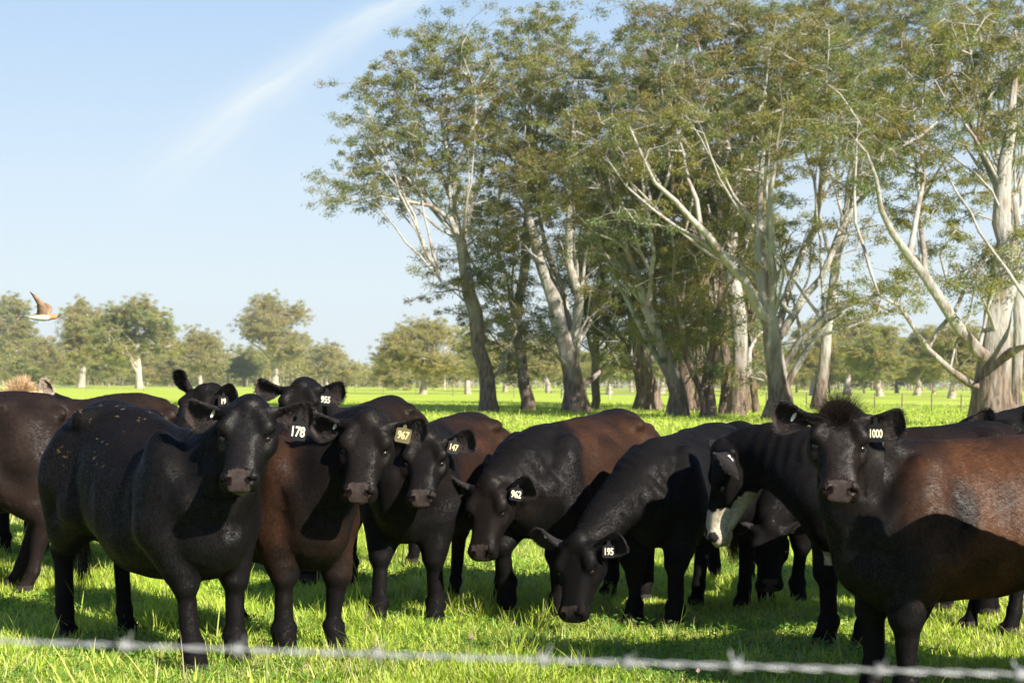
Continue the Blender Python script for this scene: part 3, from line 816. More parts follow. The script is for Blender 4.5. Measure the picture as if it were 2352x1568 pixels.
class Field:
    def __init__(s, lo, hi, h):
        s.lo = np.array(lo, float); s.h = h
        s.n = np.ceil((np.array(hi) - s.lo) / h).astype(int) + 1
        s.F = np.full(tuple(s.n), 0.5, np.float32)

    def sub(s, lo, hi):
        i0 = np.clip(np.floor((np.array(lo) - s.lo) / s.h).astype(int), 0, s.n)
        i1 = np.clip(np.ceil((np.array(hi) - s.lo) / s.h).astype(int) + 1, 0, s.n)
        ax = [(s.lo[k] + s.h * np.arange(i0[k], i1[k])).astype(np.float32) for k in range(3)]
        sl_ = tuple(slice(i0[k], i1[k]) for k in range(3))
        return sl_, ax[0][:, None, None], ax[1][None, :, None], ax[2][None, None, :]

    def put(s, sl_, d, k, mode='add'):
        A = s.F[sl_]
        if A.size == 0:
            return
        if mode == 'cut':
            h = np.maximum(k - np.abs(-d - A), 0) / k
            s.F[sl_] = np.maximum(A, -d) + h * h * k * 0.25
        else:
            h = np.maximum(k - np.abs(A - d), 0) / k
            s.F[sl_] = np.minimum(A, d) - h * h * k * 0.25

    def cone(s, a, b, ra, rb, k=0.04, mode='add'):
        a = np.asarray(a, float); b = np.asarray(b, float)
        m = max(ra, rb) + k + 0.03
        sl_, X, Y, Z = s.sub(np.minimum(a, b) - m, np.maximum(a, b) + m)
        d = b - a; L2 = float(d @ d) + 1e-9
        px, py, pz = X - a[0], Y - a[1], Z - a[2]
        t = np.clip((px * d[0] + py * d[1] + pz * d[2]) / L2, 0, 1)
        q = np.sqrt((px - t * d[0]) ** 2 + (py - t * d[1]) ** 2 + (pz - t * d[2]) ** 2) - (ra + t * (rb - ra))
        s.put(sl_, q, k, mode)

    def ell(s, c, r, k=0.04, Rm=None, mode='add'):
        c = np.asarray(c, float); r = np.asarray(r, float)
        m = r.max() + k + 0.03
        sl_, X, Y, Z = s.sub(c - m, c + m)
        px, py, pz = X - c[0], Y - c[1], Z - c[2]
        if Rm is not None:   # columns of Rm are the ellipsoid axes
            px, py, pz = [px * Rm[0, j] + py * Rm[1, j] + pz * Rm[2, j] for j in range(3)]
        k0 = np.sqrt((px / r[0]) ** 2 + (py / r[1]) ** 2 + (pz / r[2]) ** 2)
        k1 = np.sqrt((px / r[0] ** 2) ** 2 + (py / r[1] ** 2) ** 2 + (pz / r[2] ** 2) ** 2) + 1e-6
        s.put(sl_, k0 * (k0 - 1) / k1, k, mode)

    def loft(s, tab, o, Rm, p=2.3, narrow=0.0, k=0.05):
        """tab rows: x, half width, top z, bottom z; in frame (o, Rm)"""
        tab = np.array(tab, float)
        xs = np.linspace(tab[0, 0], tab[-1, 0], 90)
        # smooth interpolation of the rows
        def ip(c):
            v = np.interp(xs, tab[:, 0], tab[:, c])
            ker = np.array([1, 3, 5, 6, 5, 3, 1.0]); ker /= ker.sum()
            return np.convolve(np.pad(v, 3, mode='edge'), ker, 'valid')
        w, zt, zb = ip(1), ip(2), ip(3)
        corners = []
        for x in (tab[0, 0], tab[-1, 0]):
            for y in (-w.max(), w.max()):
                for z in (zb.min(), zt.max()):
                    corners.append(o + Rm @ np.array([x, y, z]))
        corners = np.array(corners)
        sl_, X, Y, Z = s.sub(corners.min(0) - k - 0.04, corners.max(0) + k + 0.04)
        px, py, pz = X - o[0], Y - o[1], Z - o[2]
        x, y, z = [px * Rm[0, j] + py * Rm[1, j] + pz * Rm[2, j] for j in range(3)]
        if x.size == 0:
            return
        W_ = np.interp(x, xs, w).astype(np.float32); T = np.interp(x, xs, zt).astype(np.float32); B = np.interp(x, xs, zb).astype(np.float32)
        zc = (T + B) / 2; h = (T - B) / 2
        t = (z - zc) / h
        We = W_ * (1 - narrow * np.clip(t, -1, 1))
        n = (np.abs(y / We) ** p + np.abs(t) ** p) ** (1 / p)
        d = (n - 1) * np.minimum(We, h)
        dx = np.maximum(np.maximum(tab[0, 0] - x, x - tab[-1, 0]), 0)
        d = np.where(dx > 0, np.sqrt(np.maximum(d, 0) ** 2 + dx ** 2), d)
        s.put(sl_, d.astype(np.float32), k)

    def mesh(s):
        F = s.F; n = F.shape
        ins = F < 0
        # cell vertices
        c = np.zeros(tuple(k - 1 for k in n), np.uint8)
        for dx in (0, 1):
            for dy in (0, 1):
                for dz in (0, 1):
                    c += ins[dx:n[0] - 1 + dx, dy:n[1] - 1 + dy, dz:n[2] - 1 + dz]
        act = (c > 0) & (c < 8)
        idx = np.full(act.shape, -1, np.int64)
        cells = np.argwhere(act)
        idx[act] = np.arange(len(cells))
        acc = np.zeros((len(cells), 3)); cnt = np.zeros(len(cells))
        co = [(a, b, d) for a in (0, 1) for b in (0, 1) for d in (0, 1)]
        for p in co:
            for ax in range(3):
                if p[ax] == 1:
                    continue
                q = list(p); q[ax] = 1
                fa = F[cells[:, 0] + p[0], cells[:, 1] + p[1], cells[:, 2] + p[2]]
                fb = F[cells[:, 0] + q[0], cells[:, 1] + q[1], cells[:, 2] + q[2]]
                m = (fa < 0) != (fb < 0)
                t = np.where(m, fa / (fa - fb + 1e-12), 0)
                pt_ = np.array(p, float)[None, :] + t[:, None] * (np.array(q) - np.array(p))[None, :]
                acc[m] += pt_[m]; cnt[m] += 1
        V = s.lo + s.h * (cells + acc / cnt[:, None])
        Q = []
        for ax in range(3):
            a, b = [(1, 2), (2, 0), (0, 1)][ax]
            sh = [slice(0, k) for k in n]
            s0 = [slice(1, k - 1) for k in n]; s1 = [slice(1, k - 1) for k in n]
            s0[ax] = slice(0, n[ax] - 1); s1[ax] = slice(1, n[ax])
            A_, B_ = ins[tuple(s0)], ins[tuple(s1)]
            for flip in (False, True):
                m = (A_ & ~B_) if not flip else (~A_ & B_)
                e = np.argwhere(m)
                if not len(e):
                    continue
                base = e.copy()
                for kx in range(3):
                    if kx != ax:
                        base[:, kx] += 1
                def cell(da, db):
                    qq = base.copy(); qq[:, a] += da; qq[:, b] += db
                    return idx[qq[:, 0], qq[:, 1], qq[:, 2]]
                q = np.stack([cell(-1, -1), cell(0, -1), cell(0, 0), cell(-1, 0)], 1)
                Q.append(q[:, ::-1] if flip else q)
        return V, np.concatenate(Q)


def relax(V, Q, it=2, lam=0.5):
    E = np.concatenate([Q[:, [0, 1]], Q[:, [1, 2]], Q[:, [2, 3]], Q[:, [3, 0]]])
    deg = np.bincount(E.ravel(), minlength=len(V)).astype(float)
    for _ in range(it):
        S = np.stack([np.bincount(E[:, 0], V[E[:, 1], k], len(V)) + np.bincount(E[:, 1], V[E[:, 0], k], len(V)) for k in range(3)], 1)
        V = V + lam * (S / deg[:, None] - V)
    return V


def vnormals(V, Q):
    n = np.cross(V[Q[:, 2]] - V[Q[:, 0]], V[Q[:, 3]] - V[Q[:, 1]])
    N = np.stack([sum(np.bincount(Q[:, j], n[:, k], len(V)) for j in range(4)) for k in range(3)], 1)
    return nz(N)


TORSO = [(-.90, .04, 1.13, 1.00), (-.86, .12, 1.22, .86), (-.76, .20, 1.285, .74), (-.60, .262, 1.315, .68), (-.45, .285, 1.315, .63),
         (-.25, .325, 1.275, .555), (0, .355, 1.242, .50), (.22, .345, 1.225, .505), (.40, .30, 1.225, .53), (.54, .27, 1.205, .55),
         (.66, .235, 1.13, .57), (.76, .18, 1.04, .62), (.83, .09, .98, .70), (.86, .03, .92, .78)]
HEAD = [(-.075, .030, -.01, -.09), (-.05, .060, .028, -.13), (0, .080, .046, -.165), (.05, .096, .044, -.19), (.10, .108, .036, -.205), (.15, .108, .027, -.208),
        (.20, .097, .020, -.195), (.26, .078, .014, -.168), (.32, .068, .009, -.142), (.37, .066, .004, -.125), (.41, .070, -.002, -.122),
        (.44, .073, -.018, -.120), (.465, .068, -.040, -.115), (.485, .050, -.062, -.105), (.492, .03, -.075, -.095)]


_h = np.array(HEAD)
_h[:, 1] *= np.interp(_h[:, 0], [-.05, .1, .2, .3, .4, .5], [1.28, 1.42, 1.44, 1.34, 1.36, 1.36])
HEAD = [tuple(r) for r in _h]
HW = 1.2


def frame(yaw, pitch, roll=0):
    d = np.array([math.cos(yaw), math.sin(yaw), 0]); z = np.array([0, 0, 1.0])
    X = math.cos(pitch) * d + math.sin(pitch) * z
    Z = -math.sin(pitch) * d + math.cos(pitch) * z
    Y = np.cross(Z, X)
    Y2 = Y * math.cos(roll) + Z * math.sin(roll)
    Z2 = np.cross(X, Y2)
    return np.stack([X, Y2, Z2], 1)


def bez(a, b, c, d, t):
    return (1 - t) ** 3 * a + 3 * (1 - t) ** 2 * t * b + 3 * (1 - t) * t * t * c + t ** 3 * d


def leg_front(f, sd, dx, dy, bend=0.0, th=1.0):
    th *= 1.40
    v = lambda x, y, z: np.array([x, sd * y, z])
    o = lambda w: np.array([dx * w, dy * w, 0])
    S = v(.56, .165, .98); E = v(.50, .175, .72) + o(.15); K = v(.575, .155, .43) + o(.55); Fk = v(.565, .15, .15) + o(.95); H = v(.60, .15, .045) + o(1)
    if bend:
        K = K + np.array([.10, 0, .05]) * bend; Fk = Fk + np.array([.0, 0, .10]) * bend; H = H + np.array([-.04, 0, .09]) * bend
    f.cone(S, E, .12, .095 * th, .09)
    f.cone(E, K * .75 + E * .25, .098 * th, .058 * th, .06)
    f.cone(E, K, .085 * th, .05 * th, .05)
    f.ell(K + [.010, 0, 0], (.049 * th, .048 * th, .062), .022)
    f.cone(K + [-.05, 0, .03], Fk + [-.03, 0, .03], .014, .016, .02)
    f.cone(K, Fk, .037 * th, .032 * th, .025)
    f.ell(Fk, (.044 * th, .046 * th, .045), .018)
    f.cone(Fk, H, .038 * th, .046 * th, .02)
    for s2 in (-1, 1):
        f.ell(H + [.012, s2 * .026, -.005], (.055, .028, .042), .008)
    return K, H


def leg_hind(f, sd, dx, dy, th=1.0):
    th *= 1.32
    v = lambda x, y, z: np.array([x, sd * y, z])
    o = lambda w: np.array([dx * w, dy * w, 0])
    Hp = v(-.60, .145, 1.02); St = v(-.44, .175, .76) + o(.12); Hk = v(-.775, .155, .50) + o(.6); Fk = v(-.715, .155, .15) + o(.95); H = v(-.67, .155, .045) + o(1)
    f.cone(Hp, St, .17, .125, .08)
    f.cone(v(-.74, .12, .98), v(-.68, .16, .66) + o(.3), .12, .085, .09)
    f.cone(v(-.68, .16, .88), v(-.71, .165, .62) + o(.4), .185, .11, .08)
    f.cone(St, Hk, .105 * th, .052 * th, .06)
    f.cone(Hk + [-.02, 0, .03], v(-.70, .15, .70) + o(.3), .04, .06, .04)
    f.ell(Hk + [-.008, 0, 0], (.056 * th, .046 * th, .065), .03)
    f.cone(Hk, Fk, .040 * th, .033 * th, .025)
    f.cone(Hk + [-.055, 0, .04], Fk + [-.03, 0, .06], .016, .014, .02)
    f.ell(Fk, (.045, .045, .05), .02)
    f.cone(Fk, H, .038, .046, .02)
    for s2 in (-1, 1):
        f.ell(H + [.012, s2 * .026, -.005], (.055, .028, .042), .008)
    return Hk, H


def ear_mesh(root, d, face, length=.20, width=.066, nu=24, nv=14, curl=.0):
    """cupped leaf-shaped ear; d = direction, face = opening normal"""
    d = nz(d); face = nz(face - d * (face @ d)); s = np.cross(face, d)
    u = np.linspace(0, 1, nu)[:, None]; v = np.linspace(-1, 1, nv)[None, :]
    prof = np.interp(u, [0, .1, .3, .5, .7, .82, .91, .97, 1], [.42, .56, .86, 1.0, .98, .86, .64, .36, .05])
    cup = np.interp(u, [0, .3, .7, 1], [1.5, 1.15, .6, .35])
    a = v * (math.pi / 2) * np.minimum(cup, 1.55) * .95
    rad = width / np.maximum(cup * .95 * 1.1, .5) * 1.0
    lat = prof * rad * np.sin(a) * 1.15
    dep = prof * rad * (1 - np.cos(a)) * .9
    bend_ = curl * u ** 2 * length
    P = root + (u * length)[..., None] * d + lat[..., None] * s + (dep - prof * rad * .4 + bend_)[..., None] * face
    th = .0045 + .012 * (1 - u) ** 3 + 0 * v
    edge = (1 - np.abs(v) ** 4)
    Pb = P - (th * edge)[..., None] * face * 1.6 - ((th * edge) * np.sign(v) * 0)[..., None] * s
    def grid(off, flip):
        i, j = np.meshgrid(np.arange(nu - 1), np.arange(nv - 1), indexing='ij')
        q = np.stack([i * nv + j, (i + 1) * nv + j, (i + 1) * nv + j + 1, i * nv + j + 1], -1).reshape(-1, 4) + off
        return q[:, ::-1] if flip else q
    V = np.concatenate([P.reshape(-1, 3), Pb.reshape(-1, 3)])
    Q = np.concatenate([grid(0, False), grid(nu * nv, True)])
    return V, Q, P, d, face, s


def strands(P, D, Lg, wid, side=None, droop=0.3, seg=3, rng=None, curl=0.45):
    """thin tapering ribbons; P roots, D directions, Lg lengths -> verts, tris"""
    n = len(P)
    D = nz(D)
    rnd = rng.normal(size=(n, 3))
    S = nz(np.cross(D, rnd)) * wid[:, None]
    pts = []
    cur = P.copy(); d = D.copy()
    kick = nz(rng.normal(size=(n, 3))) * curl
    for i in range(seg + 1):
        pts.append(cur.copy())
        d = nz(d + kick / seg + np.array([0, 0, -droop / seg]))
        cur = cur + d * (Lg / seg)[:, None]
    V = []
    for i in range(seg):
        w = 1 - i / seg * .7
        V += [pts[i] - S * w, pts[i] + S * w]
    V.append(pts[seg])
    V = np.stack(V, 1)                     # n, 2seg+1, 3
    k = 2 * seg + 1
    base = np.arange(n)[:, None] * k
    T = []
    for i in range(seg - 1):
        a = 2 * i
        T += [base + np.array([a, a + 1, a + 3]), base + np.array([a, a + 3, a + 2])]
    a = 2 * (seg - 1)
    T.append(base + np.array([a, a + 1, a + 2]))
    return V.reshape(-1, 3), np.concatenate(T), k


def text_mesh(txt, size, mat, bold=0.020, xs=0.8):
    cu = bpy.data.curves.new('number', 'FONT')
    cu.body = txt; cu.size = size; cu.align_x = 'CENTER'; cu.align_y = 'CENTER'
    cu.extrude = 0.0004; cu.offset = bold * size; cu.space_character = 0.95
    cu.resolution_u = 3
    o = bpy.data.objects.new('tmp', cu); C.objects.link(o)
    dg = bpy.context.evaluated_depsgraph_get(); dg.update()
    me = bpy.data.meshes.new_from_object(o.evaluated_get(dg))
    bpy.data.objects.remove(o)
    co = np.zeros(len(me.vertices) * 3, np.float32); me.vertices.foreach_get('co', co); co = co.reshape(-1, 3)
    co[:, 0] *= xs
    me.vertices.foreach_set('co', co.ravel()); me.materials.clear(); me.materials.append(mat)
    return me


def make_tag(root_o, pos, normal, up, txt, w=.075, h=.075, num=None, plate=None, size=.058, tall=.045, xs=.72):
    """ear tag hanging from pos (local), its number on the face along normal"""
    normal = nz(normal); up = nz(up - normal * (up @ normal)); s = np.cross(up, normal)
    pts = []
    def arc(cx, cy, r, a0, a1):
        for a in np.linspace(a0, a1, 5):
            pts.append((cx + r * math.cos(a), cy + r * math.sin(a)))
    r = .010; hw = w / 2
    arc(hw - r, -tall - h + r, r, -math.pi / 2, 0)
    arc(hw - r, -tall - r, r, 0, math.pi / 2 * .8)
    pts += [(.012, -tall * .75), (.009, -.008)]
    arc(0, 0, .011, -.6, math.pi + .6)
    pts += [(-.009, -.008), (-.012, -tall * .75)]
    arc(-hw + r, -tall - r, r, math.pi / 2 * 1.2, math.pi)
    arc(-hw + r, -tall - h + r, r, math.pi, 1.5 * math.pi)
    n = len(pts)
    p = np.array(pts); th = .0014
    Fv = np.array([pos + s * a + up * b + normal * th for a, b in p]); Bv = np.array([pos + s * a + up * b - normal * th for a, b in p])
    me = bpy.data.meshes.new('ear_tag')
    me.from_pydata([tuple(v) for v in np.concatenate([Fv, Bv])], [], [list(range(n)), list(range(2 * n - 1, n - 1, -1))] +
                   [[i, i + n, (i + 1) % n + n, (i + 1) % n] for i in range(n)])
    me.materials.append(plate or M_TAG)
    t = obj('ear_tag', me, root_o)
    if txt:
        nm = text_mesh(txt, size, num or M_NUM, xs=xs)
        o = obj('tag_number', nm, t)
        c = pos + up * (-tall - h / 2) + normal * (th + .0012)
        o.matrix_local = Matrix(((s[0], up[0], normal[0], c[0]), (s[1], up[1], normal[1], c[1]), (s[2], up[2], normal[2], c[2]), (0, 0, 0, 1)))
    return t


def uv_ball(c, r, nu=16, nv=10):
    V = []
    for i in range(nv + 1):
        th = math.pi * i / nv
        for j in range(nu):
            ph = 2 * math.pi * j / nu
            V.append(c + r * np.array([math.sin(th) * math.cos(ph), math.sin(th) * math.sin(ph), math.cos(th)]))
    Q = []
    for i in range(nv):
        for j in range(nu):
            Q.append([i * nu + j, (i + 1) * nu + j, (i + 1) * nu + (j + 1) % nu, i * nu + (j + 1) % nu])
    return np.array(V), np.array(Q)


BLACK = np.array([.0045, .0040, .0040])
BROWN = np.array([.055, .0235, .0105])


def cow(name, label, front, hind, poll, yaw, pitch, roll=0, h=.009, scale=None, feet=(0,) * 4, sway=(0,) * 4, bend=(0, 0), brown=0.0, brown_x=.45,
        fat=1.0, base=BLACK, ears=((0, 0, 0), (0, 0, 0)), tags=(), fur=60000, tuft=(500, .045), white_face=False, blond=False,
        specks=0, tail=True, seed=1, thick=1.0, ear_len=.235, wool=1.0, low=0.0, foot_white=False, nose=True, neckfat=1.0, lift=0.0, tail_dx=0.0, furw=1.0, hs=.90, drop=0.0, deep=0.0, deep_x=(-.55, .35), brown_z=(.30, .62), lip_col=(.03, .025, .025)):
    """front / hind: ground points (x, y) midway between the feet; poll: world point; yaw, pitch in degrees of the nose"""
    rng = np.random.default_rng(seed); fur = int(fur * 2.1)
    front = np.array(front, float); hind = np.array(hind, float)
    d = front - hind
    sc = scale or np.linalg.norm(d) / 1.27
    hd = math.atan2(d[1], d[0])
    mid = front - d / np.linalg.norm(d) * .585 * sc
    root = bpy.data.objects.new(name, None); C.objects.link(root)
    root.location = (mid[0], mid[1], lift); root.rotation_euler = (0, 0, hd); root.scale = (sc,) * 3
    tag(root, label, 'cow', 'black cattle standing in the green paddock')
    Rz = np.array([[math.cos(hd), -math.sin(hd), 0], [math.sin(hd), math.cos(hd), 0], [0, 0, 1]])
    loc = lambda p: Rz.T @ (np.asarray(p, float) - np.array([mid[0], mid[1], lift])) / sc
    toloc = lambda v: Rz.T @ np.asarray(v, float)
    PO = loc(poll)                                  # poll in local space
    H = frame(R(yaw) - hd, R(pitch), R(roll))       # head frame, columns X nose, Y left, Z forehead
    hp = lambda x, y, z: PO + H @ np.array([x, y, z]) * hs
    pts = np.array([PO, hp(.52, 0, -.05), hp(.1, .3, 0), hp(.1, -.3, 0)])
    lo = np.minimum(pts.min(0) - .12, [-1.02, -.5, -.03]); hi = np.maximum(pts.max(0) + .12, [.98, .5, 1.42])
    f = Field(lo, hi, h)
    I3 = np.eye(3); O3 = np.zeros(3)
    T = np.array(TORSO); T[:, 1] *= fat * .89
    T[:, 3] -= deep * sst(deep_x[0], deep_x[1], T[:, 0])
    T[:, 2] -= drop * sst(-.35, .45, T[:, 0])
    belly = np.interp(T[:, 0], [-.6, -.2, .2, .6], [0, 1, 1, 0])
    T[:, 3] -= belly * .05 * (fat - 1) * 4 + low * belly
    f.loft(T, O3, I3, p=2.25, narrow=.10)
    for sd in (-1, 1):
        v = lambda x, y, z: np.array([x, sd * y * fat, z])
        f.ell(v(.52, .185, .94), (.14, .085, .25), .07, Rm=frame(0, R(12)))      # shoulder blade
        f.ell(v(.70, .13, .86), (.10, .09, .11), .07)                               # point of shoulder
        f.ell(v(.40, .20, .80), (.12, .09, .16), .08)
        f.ell(v(-.47, .19, 1.225), (.08, .06, .04), .08)                           # hip bone
        f.ell(v(-.85, .095, 1.17), (.05, .045, .05), .05)                           # pin bone
        f.ell(v(-.66, .17, .92), (.21, .125, .27), .09)                             # round of the thigh
        f.ell(v(-.36, .39, 1.12), (.13, .06, .11), .09, mode='cut')                # hollow before the hip
        f.ell(v(.30, .40, .98), (.05, .06, .22), .08, mode='cut')                  # behind the shoulder
    f.cone((.60, 0, .66 - deep), (.76, 0, .72 - deep * .8), .13, .085, .08)
    if deep:
        f.cone((.72, 0, .90), (.70, 0, .70 - deep * .6), .13, .12, .08)                            # brisket
    f.cone((-.78, 0, 1.24), (.40, 0, 1.195 - drop), .035, .04, .08)                        # spine
    if low >= 0:
        f.cone((-.30, 0, .575 - .05 * (fat - 1) * 4), (-.52, 0, .62), .07, .10, .07)     # udder / navel
    for sd in (-1, 1):       # creases: before and behind the shoulder, elbow, thigh line
        v = lambda x, y, z: np.array([x, sd * y * fat, z])
        f.cone(v(.62, .27, 1.06), v(.72, .255, .84), .022, .016, .045, mode='cut')
        f.cone(v(.36, .325, 1.05), v(.40, .32, .72), .020, .016, .05, mode='cut')
        f.cone(v(-.34, .33, .95), v(-.50, .30, .68), .022, .018, .05, mode='cut')
    f.cone((.86, 0, .95), (.80, 0, .74), .022, .015, .05, mode='cut')
    hoofs = []
    for i, sd in enumerate((1, -1)):
        hoofs.append(leg_front(f, sd, feet[i], sway[i], bend[i], thick)[1])
        hoofs.append(leg_hind(f, sd, feet[2 + i], sway[2 + i], thick)[1])
    # neck: capsules from crest to throat swept toward the head
    Wt = np.array([.44, 0, 1.13 - drop]); Bt = np.array([.70, 0, .86])
    Pt = hp(-.035, 0, -.045); Th = hp(.075, 0, -.150)
    Lc = np.linalg.norm(Pt - Wt)
    back = H @ np.array([-.8, 0, -.5])
    ct1 = Wt + np.array([.35, 0, .05]) * Lc; ct2 = Pt + back * Lc * .25
    cb1 = Bt + np.array([.30, 0, .22]) * Lc * .8; cb2 = Th + back * Lc * .20
    N = 12
    for i in range(N + 1):
        t = i / N
        a = bez(Wt, ct1, ct2, Pt, t); b = bez(Bt, cb1, cb2, Th, t)
        ra = (.10 * (1 - t) + .075 * t) * (1 + .15 * (neckfat - 1)); rb = (.155 * (1 - t) ** 1.3 + .062 * t ** .6 + .02 * (1 - t) * t) * neckfat
        f.cone(a, b, ra, rb, .045)
        m = (a + b) / 2
        f.ell(m, ((.17 * (1 - t) + .095 * t) * neckfat,) * 3, .05)
    # dewlap
    for i in range(6):
        t = i / 6; t2 = (i + 1) / 6
        a = bez(Bt, cb1, cb2, Th, t) ; b = bez(Bt, cb1, cb2, Th, t2)
        dn = np.array([.5, 0, -.75])
        f.cone(a + dn * (.10 * (1 - t) + .03), b + dn * (.10 * (1 - t2) + .03), .055 * (1 - t) + .022, .055 * (1 - t2) + .022, .06)
    # head
    fb = f
    class HF:
        def ell(_, c, r, k=.04, Rm=None, mode='add'): fb.ell(c, np.array(r) * hs, k * hs, Rm, mode)
        def cone(_, a, b, ra, rb, k=.04, mode='add'): fb.cone(a, b, ra * hs, rb * hs, k * hs, mode)
    f = HF()
    fb.loft([tuple(np.array(r) * hs) for r in HEAD], PO, H, p=2.5, narrow=-.08, k=.03)
    f.ell(hp(-.005, 0, .03), (.065, .062, .045), .04, Rm=H)
    for s2 in (-1, 1):
        e = lambda x, y, z: hp(x, s2 * y * 1.4, z)
        f.ell(e(.140, .084, .008), (.055, .030, .020), .035, Rm=H)      # brow
        f.cone(e(.06, .055, .02), e(.13, .078, .012), .03, .026, .04)
        f.ell(e(.192, .104, -.012), (.048, .028, .016), .020, Rm=H, mode='cut')   # orbit
        f.ell(e(.205, .086, -.058), (.045, .02, .02), .03, Rm=H)       # below the eye
        f.ell(e(.10, .078, -.12), (.085, .040, .075), .03, Rm=H)       # cheek
        f.cone(e(.12, .055, -.185), e(.36, .036, -.118), .030, .022, .03)   # jaw bone
        f.ell(e(.285, .094, .004), (.095, .042, .040), .035, Rm=H, mode='cut')
        f.ell(e(.440, .045, -.042), (.036, .034, .034), .02, Rm=H)     # nostril wing
        f.ell(e(.466, .036, -.024), (.024, .012, .016), .008, Rm=H, mode='cut')
        f.ell(e(.462, .052, -.036), (.018, .014, .010), .008, Rm=H, mode='cut')
        f.ell(e(.425, .050, -.088), (.050, .032, .032), .02, Rm=H)         # upper lip
        f.cone(e(.02, .08, -.005), e(.0, .112, -.010), .040, .030, .03)     # ear root
    f.ell(hp(.425, 0, -.122), (.05, .048, .026), .018, Rm=H)           # chin
    f.cone(hp(.485, .045, -.098), hp(.37, .085, -.10), .006, .006, .008, mode='cut')
    f.cone(hp(.485, -.045, -.098), hp(.37, -.085, -.10), .006, .006, .008, mode='cut')
    f.cone(hp(.49, .045, -.098), hp(.49, -.045, -.098), .006, .006, .008, mode='cut')
    f = fb
    # tail
    if tail:
        tp = [(-.86, 0, 1.22), (-.925, 0, 1.14), (-.945, tail_dx * .3, .95), (-.935, tail_dx * .7, .72), (-.93, tail_dx, .55)]
        for a, b in zip(tp[:-1], tp[1:]):
            f.cone(a, b, .030, .026, .025)
    # skin folds on the neck, muscle and bone relief everywhere
    sl_, X, Y, Z = f.sub(lo, hi)
    near = np.abs(f.F) < .05
    ii = np.argwhere(near)
    pp = f.lo + f.h * ii
    rel = (vnoise(pp, 5, seed) - .5) * .028 + (vnoise(pp, 12, seed + 3) - .5) * .006 + (vnoise(pp * [1.6, 1.6, .6], 20, seed + 4) - .5) * .0015
    mt = (Wt + Bt) / 2; ax = nz((Pt + Th) / 2 - mt); q = (pp - mt) @ ax; Ln = np.linalg.norm((Pt + Th) / 2 - mt)
    hq = (pp - PO) @ H / hs
    inneck = sst(.02, .14, q) * sst(Ln + .02, Ln - .10, q) * (hq[:, 0] < .03) * (pp[:, 0] > .5)
    rel += inneck * .003 * np.sin(q * 75 + vnoise(pp, 6, seed + 9) * 9) * sst(.3, .6, vnoise(pp, 4, seed + 5))
    onhead = sst(-.05, .02, hq[:, 0]) * (np.abs(hq[:, 1]) < .16) * (np.abs(hq[:, 2] + .08) < .2)
    rel *= 1 - .8 * onhead
    f.F[ii[:, 0], ii[:, 1], ii[:, 2]] += rel.astype(np.float32)
    V, Q = f.mesh()
    V = relax(V, Q, 2, .4)
    Nn = vnormals(V, Q)
    # ---- colours
    def colour(P, hairs=False):
        q = (P - PO) @ H / hs
        c = np.tile(base, (len(P), 1)).astype(float)
        n1 = vnoise(P, 3.2, seed + 20); n2_ = vnoise(P, 9, seed + 21)
        bm = np.clip(brown * sst(brown_x + .12, brown_x - .18, P[:, 0] + (n1 - .5) * .5) * sst(brown_z[0], brown_z[1], P[:, 2] + (n2_ - .5) * .2) * (.45 + .85 * n1 * sst(.1, .9, n2_ + .1)) * sst(1.36, 1.18, P[:, 2] + (n2_ - .5) * .1), 0, 1.6)
        onh = (q[:, 0] > -.1) & (q[:, 0] < .55) & (np.abs(q[:, 1]) < .3) & (np.abs(q[:, 2] + .07) < .25) & (P[:, 0] > .5)
        bm = np.where(onh, brown * .10 * n1, bm)
        if hairs:
            bm = bm * rng.uniform(.35, 1.15, len(P))
        else:
            bm = bm * .55
        c = c * (1 - np.minimum(bm, 1))[:, None] + BROWN * bm[:, None]
        c *= (.75 + .5 * n2_)[:, None]
        onh2 = onh
        if white_face:
            wz = (q[:, 0] - .9 * q[:, 2] - .06 + (n2_ - .5) * .10 + (vnoise(P, 30, 3) - .5) * .05 > .27) & onh & (q[:, 0] > .16)
            wz |= onh & (q[:, 2] < -.115 + (n2_ - .5) * .06) & (q[:, 0] > .20)
            dk = ((q[:, 0] - .44) ** 2 + (q[:, 2] + .04) ** 2 < .028 ** 2) & onh
            c[wz] = [.42, .37, .28]; c[dk] = [.02, .02, .02]
            br = (P[:, 0] > .55) & (P[:, 2] < .57 + (n1 - .5) * .06) & (np.abs(P[:, 1]) < .11) & (P[:, 2] > .48)
            c[br] = [.42, .37, .28]
        if blond:
            wz = onh & (q[:, 0] < .6)
            c[wz] = [.48, .34, .20]
        if foot_white:
            wz = (P[:, 2] < .30) & (P[:, 0] < 0)
            c[wz] = [.45, .30, .22]
        if nose:
            pad = (q[:, 0] + .35 * q[:, 2] > .405) & (q[:, 0] > .40) & (np.abs(q[:, 1]) < .058 - .12 * np.maximum(-.045 - q[:, 2], 0)) & (q[:, 2] > -.100) & onh
            c[pad] = np.array([.036, .028, .026])
            lip = (q[:, 0] > .43) & (q[:, 2] < -.100) & (q[:, 2] > -.13) & onh & (q[:, 0] < .56)
            if not white_face:
                c[lip] = np.array(lip_col)
            ns = (((np.abs(q[:, 1]) - .050) / .018) ** 2 + ((q[:, 2] + .030) / .017) ** 2 < 1) & (q[:, 0] > .438) & onh
            c[ns] = [.008, .005, .005]
            eye = (((q[:, 0] - .17) / .040) ** 2 + ((q[:, 2] + .018) / .024) ** 2 < 1) & onh
            c[eye] = c[eye] * .6
        hoof = P[:, 2] < .06
        c[hoof] = [.03, .026, .022]
        return c, onh2, q
    col, _, _ = colour(V)
